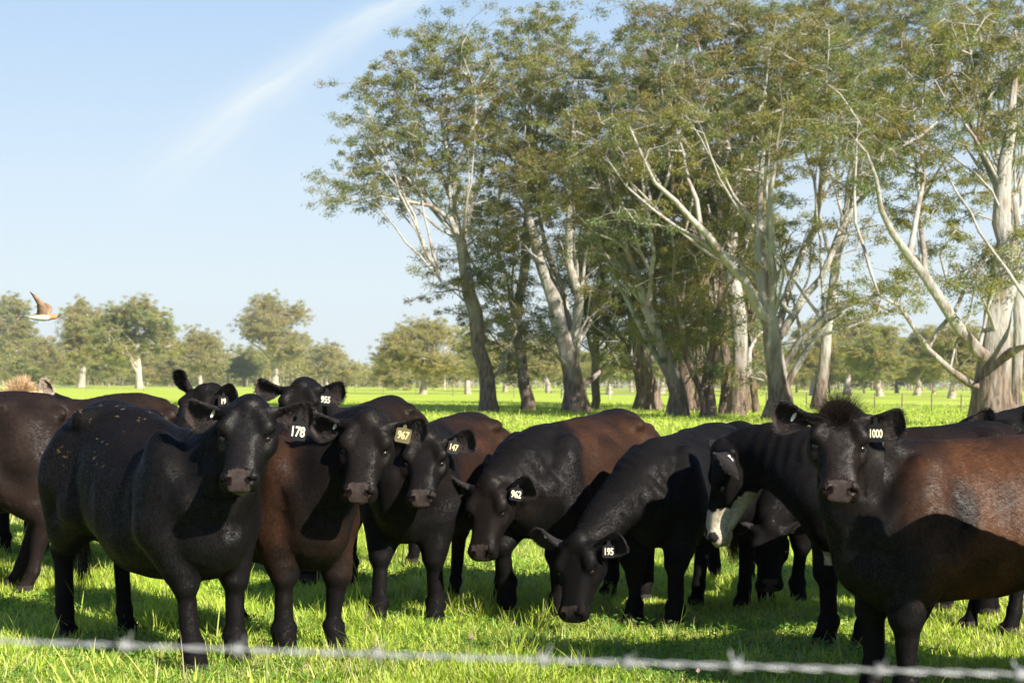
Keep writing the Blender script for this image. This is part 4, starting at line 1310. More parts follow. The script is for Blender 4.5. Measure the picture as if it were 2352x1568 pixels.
    if specks:
        sr = np.random.default_rng(seed + 77)
        nc = specks
        up = V[(V[:, 0] < .1) & (V[:, 2] > .9) & (Nn[:, 2] > -.2)]
        cen = up[sr.integers(0, len(up), nc)]
        rad = sr.uniform(.0025, .008, nc)
        hit = np.zeros(len(V), bool)
        for c0, r0 in zip(cen, rad):
            hit |= (((V - c0) * [.8, 1, 2.0]) ** 2).sum(1) < r0 ** 2
        col[hit] = [.14, .11, .05]
    # ---- ears into the same mesh
    AV, AQ, AC = [V], [Q], [col]
    off = len(V)
    earinfo = []
    for i, sd in enumerate((1, -1)):
        tilt, fwd, cur = ears[i]       # raise (deg), sweep toward the nose (deg), tip curl
        dd = np.array([-math.sin(R(12)) * 1 + math.sin(R(fwd)), sd * 1.0, math.tan(R(tilt)) * 1.0 - .06])
        dv = H @ nz(dd)
        fc = H @ np.array([.80, sd * .25, .45])
        rt = hp(-.003, sd * .132, -.014)
        v_, q_, P_, d_, f_, s_ = ear_mesh(rt, dv, fc, length=ear_len * (hs - .08), width=.062 * hs, curl=cur)
        AV.append(v_); AQ.append(q_ + off); off += len(v_)
        cc, _, _ = colour(v_)
        cc = np.tile(np.array([.020, .018, .019]), (len(v_), 1)) if not blond else np.tile(np.array([.12, .09, .07]), (len(v_), 1))
        half = len(v_) // 2
        if not blond:
            cc[:half] = [.035, .027, .026]
        AC.append(cc)
        earinfo.append((P_, d_, f_, s_, rt))
    V2 = np.concatenate(AV); Q2 = np.concatenate(AQ); C2 = np.concatenate(AC)
    wet = np.zeros(len(V2)); q2 = (V2 - PO) @ H / hs
    wet[(q2[:, 0] + .35 * q2[:, 2] > .41) & (q2[:, 0] > .40) & (np.abs(q2[:, 1]) < .078) & (q2[:, 2] > -.095) & (q2[:, 2] < .02) & (V2[:, 0] > .4)] = 1
    me = make_mesh('body', V2, [Q2], M_HIDE2, C2, attrs={'wet': wet})
    body = obj('body', me, root)
    # ---- eyes
    for s2 in (-1, 1):
        c0 = hp(.178, s2 * .1125, -.028)
        ev, eq = uv_ball(c0, .0225 * hs)
        obj('eye', make_mesh('eye', ev, [eq], M_EYE), root)
    # ---- coat: one thin triangle per lock of hair, combed back and down
    if fur:
        ctr = V[Q].mean(1); nrmq = nz(np.cross(V[Q[:, 2]] - V[Q[:, 0]], V[Q[:, 3]] - V[Q[:, 1]]))
        wq = (ctr[:, 2] > .09).astype(float)
        qh = (ctr - PO) @ H / hs
        hm = (qh[:, 0] > -.08) & (np.abs(qh[:, 1]) < .25) & (qh[:, 0] < .6) & (np.abs(qh[:, 2] + .07) < .25)
        wq[hm] *= 2.2
        wq[(qh[:, 0] + .35 * qh[:, 2] > .405) & (qh[:, 0] > .40) & hm & (qh[:, 2] > -.1) & (np.abs(qh[:, 1]) < .066)] = 0
        wq[hm & (((qh[:, 0] - .17) / .03) ** 2 + ((qh[:, 2] + .018) / .017) ** 2 < 1)] = 0
        wq /= wq.sum()
        sel = rng.choice(len(Q), fur, p=wq)
        uv = rng.random((fur, 2))
        A, B, D_, E_ = V[Q[sel, 0]], V[Q[sel, 1]], V[Q[sel, 2]], V[Q[sel, 3]]
        p = (A * (1 - uv[:, :1]) + B * uv[:, :1]) * (1 - uv[:, 1:]) + (E_ * (1 - uv[:, :1]) + D_ * uv[:, :1]) * uv[:, 1:]
        n_ = nrmq[sel]
        qq = (p - PO) @ H / hs
        onh = (qq[:, 0] > -.08) & (qq[:, 0] < .6) & (np.abs(qq[:, 1]) < .25) & (np.abs(qq[:, 2] + .07) < .25)
        comb = np.tile(np.array([-.75, 0, -.5]), (fur, 1))
        comb[p[:, 2] < .62] = [-.1, 0, -1]
        comb[p[:, 0] > .62] = [-.35, 0, -.8]
        comb[onh] = -H[:, 0]
        comb = comb + rng.normal(size=(fur, 3)) * .22 + (np.stack([vnoise(p, 6, seed + 30 + k) for k in range(3)], 1) - .5) * .8 + (np.stack([vnoise(p, 20, seed + 40 + k) for k in range(3)], 1) - .5) * .6 + (np.stack([vnoise(p * [.7, .7, .7], 60, seed + 50 + k) for k in range(3)], 1) - .5) * .7
        tn = nz(comb - n_ * (comb * n_).sum(1)[:, None])
        liftv = rng.uniform(.02, .22, fur) + .14 * vnoise(p, 45, seed + 70) ** 2 * (1 + .6 * (wool - 1))
        L = rng.uniform(.010, .019, fur) * wool
        L[onh] *= .8
        L[p[:, 2] < .5] *= .6
        dirv = nz(tn + n_ * liftv[:, None])
        sdv = nz(np.cross(n_, tn)) * rng.uniform(.0007, .0016, fur)[:, None] * furw
        p0 = p - n_ * .001
        Vf = np.stack([p0 - sdv, p0 + sdv, p0 + dirv * L[:, None]], 1).reshape(-1, 3)
        cf, _, _ = colour(p, True)
        if specks:
            hh = np.zeros(fur, bool)
            for c0, r0 in zip(cen, rad):
                hh |= (((p - c0) * [.8, 1, 2.0]) ** 2).sum(1) < r0 ** 2
            cf[hh] = [.20, .15, .06]
        cf *= (rng.uniform(.3, 1.8, fur) * (.7 + .6 * vnoise(p * [1, 1, .4], 34, seed + 60)))[:, None]
        cf = np.repeat(cf, 3, 0)
        Tf = np.arange(fur * 3).reshape(-1, 3)
        obj('coat', make_mesh('coat', Vf, [Tf], M_FUR, cf, smooth=False), root)
    # ---- longer hair: poll tuft, ear fringes, tail switch
    Ps, Ds, Ls, Ws, Cs = [], [], [], [], []
    nt_, lt = tuft
    if nt_:
        a = rng.normal(size=(nt_, 2)) * [.040, .036]
        rootp = np.array([hp(.02 + x, y, .045 - 6 * (x * x) - 5 * (y * y)) for x, y in a])
        dr = np.array([H @ nz([-.5 + x * 9, y * 16, 1.0]) for x, y in a]) + rng.normal(size=(nt_, 3)) * .30
        Ps.append(rootp); Ds.append(dr); Ls.append((.25 + .9 * rng.random(nt_) ** 1.6) * lt); Ws.append(np.full(nt_, .0005 if not blond else .002))
        Cs.append(np.tile(np.array([.50, .35, .20]) if blond else base * 2.0 + BROWN * .2, (nt_, 1)))
    for (P_, d_, f_, s_, rt), sd in zip(earinfo, (1, -1)):
        ne = 1600 if fur >= 30000 else 600
        # fringe round the rim
        nu, nv = P_.shape[:2]
        iu = rng.integers(1, nu, ne); jv = np.where(rng.random(ne) < .5, 0, nv - 1)
        fr = rng.random((ne, 1)); rp = P_[iu, jv] * fr + P_[iu - 1, jv] * (1 - fr) + rng.normal(size=(ne, 3)) * .002
        outd = np.where(jv[:, None] == 0, -s_, s_)
        dr = outd * .45 + d_ * 1.0 + f_ * .10 + rng.normal(size=(ne, 3)) * .25
        Ps.append(rp); Ds.append(dr); Ls.append(rng.uniform(.006, .026, ne)); Ws.append(np.full(ne, .0007))
        # fluff inside the ear
        iu = rng.integers(1, int(nu * .8), ne); jv2 = rng.integers(1, nv - 1, ne)
        fr = rng.random((ne, 1)); fr2 = rng.random((ne, 1))
        rp2 = (P_[iu, jv2] * fr + P_[iu - 1, jv2] * (1 - fr)) * fr2 + (P_[iu, jv2 - 1] * fr + P_[iu - 1, jv2 - 1] * (1 - fr)) * (1 - fr2)
        dr2 = f_ * .5 + d_ * .7 + rng.normal(size=(ne, 3)) * .4
        Ps.append(rp2); Ds.append(dr2); Ls.append(rng.uniform(.01, .03, ne)); Ws.append(np.full(ne, .0006))
        Cs.append(np.tile(np.array([.5, .42, .34]) if blond else np.array([.022, .019, .019]), (2 * ne, 1)))
    if nose and fur >= 50000:
        nw = 260
        a = rng.uniform(-1, 1, nw)
        wp = np.array([hp(.44 - .06 * abs(x) + rng.uniform(-.02, .02), x * .075, -.125 + .03 * abs(x)) for x in a])
        wd = np.array([H @ np.array([.5, x * .8, -.7]) for x in a]) + rng.normal(size=(nw, 3)) * .25
        Ps.append(wp); Ds.append(wd); Ls.append(rng.uniform(.012, .03, nw)); Ws.append(np.full(nw, .0006)); Cs.append(np.tile(np.array([.012, .011, .011]), (nw, 1)))
    if tail:
        ntl = 500
        st = np.array([-.93, tail_dx, .56]) + rng.normal(size=(ntl, 3)) * [.010, .012, .06]
        Ps.append(st); Ds.append(np.tile([-.05, 0, -1.0], (ntl, 1)) + rng.normal(size=(ntl, 3)) * .12); Ls.append(rng.uniform(.15, .33, ntl)); Ws.append(np.full(ntl, .0016))
        tcol = np.where(rng.random((ntl, 1)) < (.45 if foot_white or white_face or name == 'cow' and seed == 11 else .05), np.array([[.45, .33, .2]]), np.array([[.02, .016, .014]]))
        Cs.append(tcol)
    Vs, Ts, k = strands(np.concatenate(Ps), np.concatenate(Ds), np.concatenate(Ls), np.concatenate(Ws), rng=rng)
    cs = np.concatenate(Cs) * rng.uniform(.6, 1.5, (len(np.concatenate(Ls)), 1))
    obj('hair', make_mesh('hair', Vs, [Ts], M_FUR, np.repeat(cs, k, 0), smooth=False), root)
    # ---- tags: (ear 0 = its left / 1 = its right, text, u, number material, width, yaw twist)
    for tg in tags:
        ei, txt = tg['ear'], tg['txt']
        P_, d_, f_, s_, rt = earinfo[ei]
        nu, nv = P_.shape[:2]
        base_p = P_[int(nu * tg.get('u', .4)), nv // 2 + tg.get('v', 0)] + toloc(nz(CAM - np.array([mid[0], mid[1], 0]))) * (.012 if tg.get('button') else .035)
        if tg.get('off') is not None:
            base_p = base_p + toloc(tg['off'])
        wcam = toloc(nz(CAM - (Rz @ (base_p * sc) + np.array([mid[0], mid[1], 0]))))
        nrm_ = nz(wcam + toloc(tg.get('turn', (0, 0, 0))))
        up_ = toloc(np.array([tg.get('lean', 0.0), 0, 1.0]))
        if tg.get('button'):
            ev, eq = uv_ball(base_p, .014, 12, 8)
            ev = base_p + (ev - base_p) - np.outer((ev - base_p) @ nrm_, nrm_) * .7
            if tg.get('bar'):
                u2 = nz(up_ - nrm_ * (up_ @ nrm_)); s2_ = np.cross(u2, nrm_)
                ev = base_p + (ev - base_p) * .62 + np.outer((ev - base_p) @ nz(u2 + s2_ * .6), nz(u2 + s2_ * .6)) * 1.1
            o = obj('ear_button', make_mesh('ear_button', ev, [eq], tg.get('plate') or M_TAGW), root)
            continue
        make_tag(root, base_p, nrm_, up_, txt, w=tg.get('w', .075), h=tg.get('h', .075), num=tg.get('num'), plate=tg.get('plate'),
                 size=tg.get('size', .058), tall=tg.get('tall', .04), xs=tg.get('xs', .72))
    return root


# hide with a wet nose
M_HIDE2, _nt, _b = mat_new('cattle_hide_and_nose')
def _mk():
    nt = _nt; b = _b
    a = nt.nodes.new('ShaderNodeAttribute'); a.attribute_name = 'Col'
    w = nt.nodes.new('ShaderNodeAttribute'); w.attribute_name = 'wet'
    t = nt.nodes.new('ShaderNodeTexCoord')
    n = nt.nodes.new('ShaderNodeTexNoise'); n.inputs['Scale'].default_value = 45; n.inputs['Detail'].default_value = 5
    nt.links.new(t.outputs['Object'], n.inputs['Vector'])
    mr = nt.nodes.new('ShaderNodeMapRange'); mr.inputs[1].default_value = .3; mr.inputs[2].default_value = .7; mr.inputs[3].default_value = .7; mr.inputs[4].default_value = 1.3
    nt.links.new(n.outputs[0], mr.inputs[0])
    vm = nt.nodes.new('ShaderNodeVectorMath'); vm.operation = 'SCALE'
    nt.links.new(a.outputs['Color'], vm.inputs[0]); nt.links.new(mr.outputs[0], vm.inputs['Scale'])
    nt.links.new(vm.outputs[0], b.inputs['Base Color'])
    r = nt.nodes.new('ShaderNodeMapRange'); r.inputs[3].default_value = .8; r.inputs[4].default_value = .2
    nt.links.new(w.outputs['Fac'], r.inputs[0]); nt.links.new(r.outputs[0], b.inputs['Roughness'])
    b.inputs['Specular IOR Level'].default_value = .05
    bp = nt.nodes.new('ShaderNodeBump'); bp.inputs['Strength'].default_value = .5; bp.inputs['Distance'].default_value = .003
    n2 = nt.nodes.new('ShaderNodeTexNoise'); n2.inputs['Scale'].default_value = 190; n2.inputs['Detail'].default_value = 3
    nt.links.new(t.outputs['Object'], n2.inputs['Vector']); nt.links.new(n2.outputs[0], bp.inputs['Height']); nt.links.new(bp.outputs[0], b.inputs['Normal'])
_mk()
# ------------------------------------------------------------------ paddock: soil sheet and grass
def ground_mat():
    m, nt, b = mat_new('paddock_turf')
    N = nt.nodes.new; Lk = nt.links.new
    t = N('ShaderNodeTexCoord')
    def noi(sc, det=4, rough=.5):
        n = N('ShaderNodeTexNoise'); n.inputs['Scale'].default_value = sc; n.inputs['Detail'].default_value = det; n.inputs['Roughness'].default_value = rough
        Lk(t.outputs['Object'], n.inputs['Vector']); return n.outputs[0]
    def ramp(v, cs):
        r = N('ShaderNodeValToRGB'); e = r.color_ramp.elements
        e[0].position, e[0].color = cs[0][0], (*cs[0][1], 1); e[1].position, e[1].color = cs[-1][0], (*cs[-1][1], 1)
        for p, c in cs[1:-1]:
            x = e.new(p); x.color = (*c, 1)
        Lk(v, r.inputs[0]); return r.outputs[0]
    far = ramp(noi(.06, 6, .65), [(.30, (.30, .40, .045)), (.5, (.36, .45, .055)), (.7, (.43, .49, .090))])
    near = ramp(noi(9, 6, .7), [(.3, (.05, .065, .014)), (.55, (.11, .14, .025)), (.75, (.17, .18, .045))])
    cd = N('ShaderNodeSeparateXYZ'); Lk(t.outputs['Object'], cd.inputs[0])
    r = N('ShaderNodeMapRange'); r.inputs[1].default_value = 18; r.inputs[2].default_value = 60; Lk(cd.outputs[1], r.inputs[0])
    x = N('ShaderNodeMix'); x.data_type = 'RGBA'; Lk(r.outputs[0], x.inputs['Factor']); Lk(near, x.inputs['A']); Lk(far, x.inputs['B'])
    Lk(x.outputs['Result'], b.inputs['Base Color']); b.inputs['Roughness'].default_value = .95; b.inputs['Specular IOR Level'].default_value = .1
    bp = N('ShaderNodeBump'); bp.inputs['Strength'].default_value = .6; bp.inputs['Distance'].default_value = .05; Lk(noi(14, 5), bp.inputs['Height']); Lk(bp.outputs[0], b.inputs['Normal'])
    return m


def ground():
    # one sheet reaching the horizon, gently uneven close up
    ys = np.concatenate([np.linspace(-60, 0, 7), np.linspace(1, 60, 90), np.geomspace(64, 9000, 40)])
    xs = np.concatenate([-np.geomspace(9000, 24, 26), np.linspace(-20, 20, 61), np.geomspace(24, 9000, 26)])
    X, Y = np.meshgrid(xs, ys, indexing='ij')
    Z = np.zeros_like(X)
    V = np.stack([X, Y, Z], -1).reshape(-1, 3)
    i, j = np.meshgrid(np.arange(len(xs) - 1), np.arange(len(ys) - 1), indexing='ij'); n = len(ys)
    Q = np.stack([i * n + j, (i + 1) * n + j, (i + 1) * n + j + 1, i * n + j + 1], -1).reshape(-1, 4)
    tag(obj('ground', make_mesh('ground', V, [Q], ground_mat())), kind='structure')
ground()

M_GRASS = attr_mat('grass_blades', rough=.45, spec=.4, transl=.45)


def blades(rng, n, y0, y1, marg, hgt, wid, k=.305, seg=3, patch=1.0, colour=None):
    """n bent tapering blades between depths y0 and y1, thinned and lengthened by a patchy growth map"""
    Y = np.sqrt(rng.uniform(y0 ** 2, y1 ** 2, n)); X = rng.uniform(-1, 1, n) * (k * Y + marg)
    P = np.stack([X, Y, np.zeros(n)], 1)
    g = vnoise(P, .9, 5) * .6 + vnoise(P, 2.7, 6) * .4
    tuft = vnoise(P, 5.5, 8)
    H = hgt * (.45 + 1.0 * g ** 1.5 * patch) * rng.uniform(.5, 1.25, n) * (1 + .9 * (tuft > .74))
    a = rng.uniform(0, 2 * math.pi, n)
    lean = rng.uniform(.15, 1.0, n)
    d = np.stack([np.cos(a) * lean, np.sin(a) * lean, np.ones(n)], 1); d = nz(d)
    out = np.stack([np.cos(a), np.sin(a), np.zeros(n)], 1)
    th = a + rng.uniform(.8, 2.3, n)
    S = np.stack([np.cos(th), np.sin(th), rng.uniform(-.2, .2, n)], 1) * (wid * rng.uniform(.6, 1.4, n))[:, None] * .5
    cur = P - np.array([0, 0, .004]); V = []
    pts = []
    for s in range(seg + 1):
        pts.append(cur.copy())
        d = nz(d + out * (.35 * lean)[:, None] - np.array([0, 0, .12]) * lean[:, None])
        cur = cur + d * (H / seg)[:, None]
    for s in range(seg):
        w = 1 - (s / seg) ** 1.5 * .75
        V += [pts[s] - S * w, pts[s] + S * w]
    V.append(pts[seg]); kk = 2 * seg + 1
    V = np.stack(V, 1).reshape(-1, 3)
    base = np.arange(n)[:, None] * kk; T = []
    for s in range(seg - 1):
        q = 2 * s; T += [base + np.array([q, q + 1, q + 3]), base + np.array([q, q + 3, q + 2])]
    q = 2 * (seg - 1); T.append(base + np.array([q, q + 1, q + 2]))
    pal = np.array([[.38, .50, .065], [.42, .53, .070], [.47, .54, .090], [.31, .44, .058], [.52, .53, .13], [.22, .35, .052]]) if colour is None else colour
    ci = np.clip((vnoise(P, 1.4, 12) * len(pal) + rng.normal(size=n) * 1.1).astype(int), 0, len(pal) - 1)
    c = pal[ci] * rng.uniform(.75, 1.25, (n, 1))
    dry = rng.random(n) > .93 - .10 * (vnoise(P, .7, 41) > .6)
    c[dry] = np.array([.46, .40, .22]) * rng.uniform(.6, 1.2, (dry.sum(), 1))
    c *= (.78 + .44 * vnoise(P, .5, 44))[:, None]
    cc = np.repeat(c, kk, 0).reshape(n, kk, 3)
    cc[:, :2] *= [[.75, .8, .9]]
    return V, np.concatenate(T), cc.reshape(-1, 3)


def clover(rng, n, y0, y1, marg):
    """low round leaflets between the blades"""
    Y = np.sqrt(rng.uniform(y0 ** 2, y1 ** 2, n)); X = rng.uniform(-1, 1, n) * (.305 * Y + marg)
    P = np.stack([X, Y, np.zeros(n)], 1)
    keep = vnoise(P, 1.1, 31) > .48
    P = P[keep]; n = len(P)
    P[:, 2] = rng.uniform(.015, .075, n)
    nrm_ = nz(np.stack([rng.normal(size=n) * .45, rng.normal(size=n) * .45, np.ones(n)], 1))
    t1 = nz(np.cross(nrm_, rng.normal(size=(n, 3)))); t2 = np.cross(nrm_, t1)
    VV = []
    for k in range(3):
        a = k * 2.094
        dr = t1 * math.cos(a) + t2 * math.sin(a); sd = -t1 * math.sin(a) + t2 * math.cos(a)
        L = rng.uniform(.010, .018, (n, 1))
        VV.append(np.stack([P, P + dr * L * .6 + sd * L * .5, P + dr * L * 1.1, P + dr * L * .6 - sd * L * .5], 1))
    V = np.concatenate(VV).reshape(-1, 3)
    c = np.array([.13, .26, .045]) * rng.uniform(.7, 1.3, (len(V) // 4, 1))
    return V, np.arange(len(V)).reshape(-1, 4), np.repeat(c, 4, 0)


def grass():
    rng = np.random.default_rng(4)
    def put(name, lab, parts):
        o = obj(name, make_mesh(name, *parts_join(parts), smooth=False)); tag(o, lab, 'grass', kind='stuff')
    def parts_join(ps):
        V = np.concatenate([p[0] for p in ps]); F = []; off = 0
        for p in ps:
            F.append(p[1] + off); off += len(p[0])
        return V, F, M_GRASS, np.concatenate([p[2] for p in ps])
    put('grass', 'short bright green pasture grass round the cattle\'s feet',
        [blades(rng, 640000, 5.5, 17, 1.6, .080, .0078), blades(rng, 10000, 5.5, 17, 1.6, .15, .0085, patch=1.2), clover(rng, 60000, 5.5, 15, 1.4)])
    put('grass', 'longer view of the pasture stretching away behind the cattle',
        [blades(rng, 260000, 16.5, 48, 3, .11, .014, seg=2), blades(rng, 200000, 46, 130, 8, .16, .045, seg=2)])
grass()


# a few clover heads in the front grass
def clover_heads():
    rng = np.random.default_rng(8)
    m = plain_mat('clover_pink', (.62, .42, .40), .8); st = plain_mat('stem_green', (.12, .2, .04), .7)
    src = None
    spots_lab = ['before cows 962 and 195, right of centre', 'just behind the first two, nearer cow 962', 'at the bottom edge between cows 967 and 962', 'at the bottom edge below the grazing cow', 'at the bottom left corner', 'below the belly of cow 178, by the wire', 'at the bottom edge left of cow 1000', 'at the bottom edge below cow 967']
    spots = [(1078, 1478), (1180, 1445), (905, 1540), (1330, 1520), (60, 1535), (300, 1500), (1600, 1560), (700, 1552)]
    for i, (x, y) in enumerate(spots):
        g_ = gnd(x, y + 18)
        if src is None:
            r = bpy.data.objects.new('clover_flower', None); C.objects.link(r)
            V, T, k = strands(np.tile([[0, 0, .085]], (90, 1)), rng.normal(size=(90, 3)) + [0, 0, .5], np.full(90, .011), np.full(90, .0022), rng=rng, seg=2)
            obj('flower_head', make_mesh('flower_head', V, [T], m, smooth=False), r)
            nodes = np.array([[0, 0, -.01], [.004, .002, .04], [0, 0, .086]])
            V, Q, _ = tubes(nodes, [-1, 0, 1], np.array([.0013, .0012, .001]))
            obj('stem', make_mesh('stem', V, [Q], st), r)
            src = r; o = r
        else:
            o = src.copy(); C.objects.link(o)
            for ch in src.children:
                c = ch.copy(); C.objects.link(c); c.parent = o
        o.location = (g_[0], g_[1], 0); o.rotation_euler = (rng.uniform(-.2, .2), rng.uniform(-.2, .2), rng.uniform(0, 6))
        tag(o, 'tiny pinkish clover flower ' + spots_lab[i], 'flower', 'clover flowers in the grass')
clover_heads()


# ------------------------------------------------------------------ barbed wire across the foreground
def wire():
    m, nt, b = mat_new('galvanised_wire')
    b.inputs['Base Color'].default_value = (.36, .37, .37, 1); b.inputs['Metallic'].default_value = .35; b.inputs['Roughness'].default_value = .42
    A = at(-60, 1472, 1.52); B = at(2412, 1553, 1.48)
    d = (B - A); ext = 1.2
    A2 = A - d * ext; B2 = B + d * ext
    n = 1500; t = np.linspace(0, 1, n)[:, None]
    L = np.linalg.norm(B2 - A2)
    ax = nz(B2 - A2); u = nz(np.cross(ax, [0, 0, 1])); v = np.cross(ax, u)
    sag = -.012 * (1 - (2 * t - 1) ** 2) + .012 * (1 - 0)
    base = A2 + (B2 - A2) * t + np.array([0, 0, 1]) * (sag - .012 * (1 - ((A - A2) @ (A - A2)) * 0) * 0)
    base[:, 2] -= float(np.interp(.5, [0, 1], [0, 0]))
    root = bpy.data.objects.new('barbed_wire', None); C.objects.link(root); root.location = tuple(A2)
    tag(root, 'out-of-focus barbed wire strand crossing the foreground just in front of the lens', 'barbed wire')
    for ph in (0, math.pi):
        a = ph + t * L / .030 * 2 * math.pi / 2
        P = base + .0014 * (np.cos(a) * u + np.sin(a) * v)
        V, Q, _ = tubes(P - A2, list(range(-1, n - 1)), np.full(n, .00115))
        obj('strand', make_mesh('strand', V, [Q], m), root)
    for x in (-150, 280, 545, 868, 1250, 1442, 1688, 2010, 2330, 2600):
        tt = (at(x, 1475 + (x + 60) * .0328, 1.50)[0] - A2[0]) / (B2[0] - A2[0])
        c = A2 + (B2 - A2) * tt + np.array([0, 0, float(np.interp(tt, t[:, 0], sag[:, 0]))])
        rng = np.random.default_rng(int(x) + 999)
        rot = rng.uniform(0, 3)
        pts = []
        for k in np.linspace(-2.5, 2.5, 40):      # two turns round the strands, ends sticking out
            a = k * 2 * math.pi * .8
            rr = .0058 if abs(k) < 1.8 else .0058 + (abs(k) - 1.8) * .010
            pts.append(c + ax * k * .0022 + rr * (math.cos(a if abs(k) < 1.8 else math.copysign(1.8, k) * 2 * math.pi * .8) * (u * math.cos(rot) + v * math.sin(rot)) + math.sin(a if abs(k) < 1.8 else math.copysign(1.8, k) * 2 * math.pi * .8) * (v * math.cos(rot) - u * math.sin(rot))))
        pts = np.array(pts)
        V, Q, _ = tubes(pts - A2, list(range(-1, len(pts) - 1)), np.full(len(pts), .0010))
        obj('barb', make_mesh('barb', V, [Q], m), root)
wire()


# ------------------------------------------------------------------ paddock fences far off
def fence(label, pts, hgt=1.1, every=6.0, wires=(.35, .65, .95), rail=False):
    P = np.array([gnd(x, y)[:2] for x, y in pts])
    root = bpy.data.objects.new('paddock_fence', None); C.objects.link(root); root.location = (P[0, 0], P[0, 1], 0)
    tag(root, label, 'fence')
    wood = plain_mat('fence_wood', (.16, .12, .09), .85) if not rail else plain_mat('fence_rail_grey', (.34, .33, .31), .8)
    wm = plain_mat('fence_wire', (.30, .30, .30), .5)
    rs = [P[0]]
    for a, b in zip(P[:-1], P[1:]):
        m = max(1, int(np.linalg.norm(b - a) / every))
        for k in range(1, m + 1): rs.append(a + (b - a) * k / m)
    rs = np.array(rs)[:60]
    V = []; Q = []
    nd = np.array([[0, 0, -.2], [0, 0, .5], [.01, 0, hgt]])
    V, Q, _ = tubes(nd, [-1, 0, 1], np.array([.07, .07, .065]) * (.6 if not rail else 1.1))
    me = make_mesh('post', V, [Q], wood)
    for p in rs:
        o = obj('post', me, root); o.location = (p[0] - P[0, 0], p[1] - P[0, 1], 0)
    for z in wires:
        nd = np.concatenate([rs - P[0], np.full((len(rs), 1), z)], 1)
        V, Q, _ = tubes(nd, list(range(-1, len(nd) - 1)), np.full(len(nd), .012 if not rail else .05))
        obj('rail' if rail else 'wire', make_mesh('wire', V, [Q], wood if rail else wm), root)
fence('thin post-and-wire fence across the far paddock left of the grove', [(-60, 896), (330, 899), (700, 902), (880, 906), (1040, 910), (1180, 913)], every=9, hgt=1.2)
fence('pale post-and-rail fence seen between the trunks of the grove', [(1290, 915), (1400, 917), (1540, 918), (1700, 922)], every=5, hgt=1.5, wires=(.5, .9, 1.35), rail=True)
fence('dark post-and-wire fence on the right behind cow 1000, left of the massive gum', [(1760, 934), (1950, 938), (2140, 945), (2208, 947), (2260, 950), (2420, 958)], every=3.4, hgt=1.0)


# ------------------------------------------------------------------ swallow
def bird():
    c = at(95, 728, 7.4)
    m = attr_mat('bird_feathers', rough=.7, spec=.2, noise=(90, .2))
    root = bpy.data.objects.new('bird', None); C.objects.link(root); root.location = tuple(c)
    tag(root, 'small brown and cream swallow flying in the sky at the left edge', 'bird')
    # the body: beak toward +X
    prof = [(-.062, .002), (-.045, .010), (-.02, .0165), (.01, .019), (.032, .0165), (.046, .0135), (.058, .0135), (.068, .010), (.075, .0035), (.083, .0008)]
    ns = 14; V = []; col = []
    for x, r in prof:
        for j in range(ns):
            a = 2 * math.pi * j / ns
            z = math.sin(a) * r * .95 + .10 * max(0, x - .03) 
            V.append((x, math.cos(a) * r, z))
            if x > .074: k = (.02, .02, .02)
            elif math.sin(a) > .15: k = (.34, .23, .16) if x < .04 else (.38, .22, .12)
            else: k = (.72, .66, .55) if x < .045 else (.50, .22, .10)
            col.append(k)
    Q = [[i * ns + j, i * ns + (j + 1) % ns, (i + 1) * ns + (j + 1) % ns, (i + 1) * ns + j] for i in range(len(prof) - 1) for j in range(ns)]
    obj('body', make_mesh('body', V, [np.array(Q)], m, np.array(col)), root)
    def sheet(name, outline, dirs, th=.0012, colr=(.27, .18, .115)):
        """pointed wing or tail: quads between the leading and trailing edges"""
        lead, trail = outline
        lead = np.array(lead); trail = np.array(trail); n = len(lead)
        up = np.array(dirs)
        V = np.concatenate([lead + up * th, trail + up * th, lead - up * th, trail - up * th]); Q = []
        for i in range(n - 1):
            Q += [[i, i + 1, n + i + 1, n + i], [2 * n + i, 3 * n + i, 3 * n + i + 1, 2 * n + i + 1],
                  [i, 2 * n + i, 2 * n + i + 1, i + 1], [n + i, n + i + 1, 3 * n + i + 1, 3 * n + i]]
        obj(name, make_mesh(name, V, [np.array(Q)], m, np.tile(colr, (len(V), 1)), smooth=False), root)
    # near wing swept up and back, far wing up behind it
    sheet('wing', ([(.030, -.012, .010), (.034, -.030, .035), (.020, -.045, .062), (-.004, -.055, .088), (-.034, -.060, .108)],
                   [(-.018, -.012, .010), (-.010, -.030, .034), (-.008, -.045, .056), (-.018, -.055, .078), (-.035, -.060, .107)]), (0, -.8, -.6))
    sheet('wing', ([(.030, .012, .010), (.036, .045, .030), (.026, .078, .046), (.004, .105, .060), (-.028, .125, .070)],
                   [(-.018, .012, .010), (-.010, .045, .028), (-.006, .078, .040), (-.014, .105, .052), (-.029, .125, .069)]), (0, .6, -.8))
    for s_ in (-1, 1):
        sheet('tail', ([(-.055, 0, .001), (-.085, s_ * .008, .000), (-.115, s_ * .016, -.002)], [(-.055, s_ * .008, .001), (-.083, s_ * .015, .000), (-.1155, s_ * .0165, -.002)]), (0, 0, 1), colr=(.09, .06, .05))
bird()


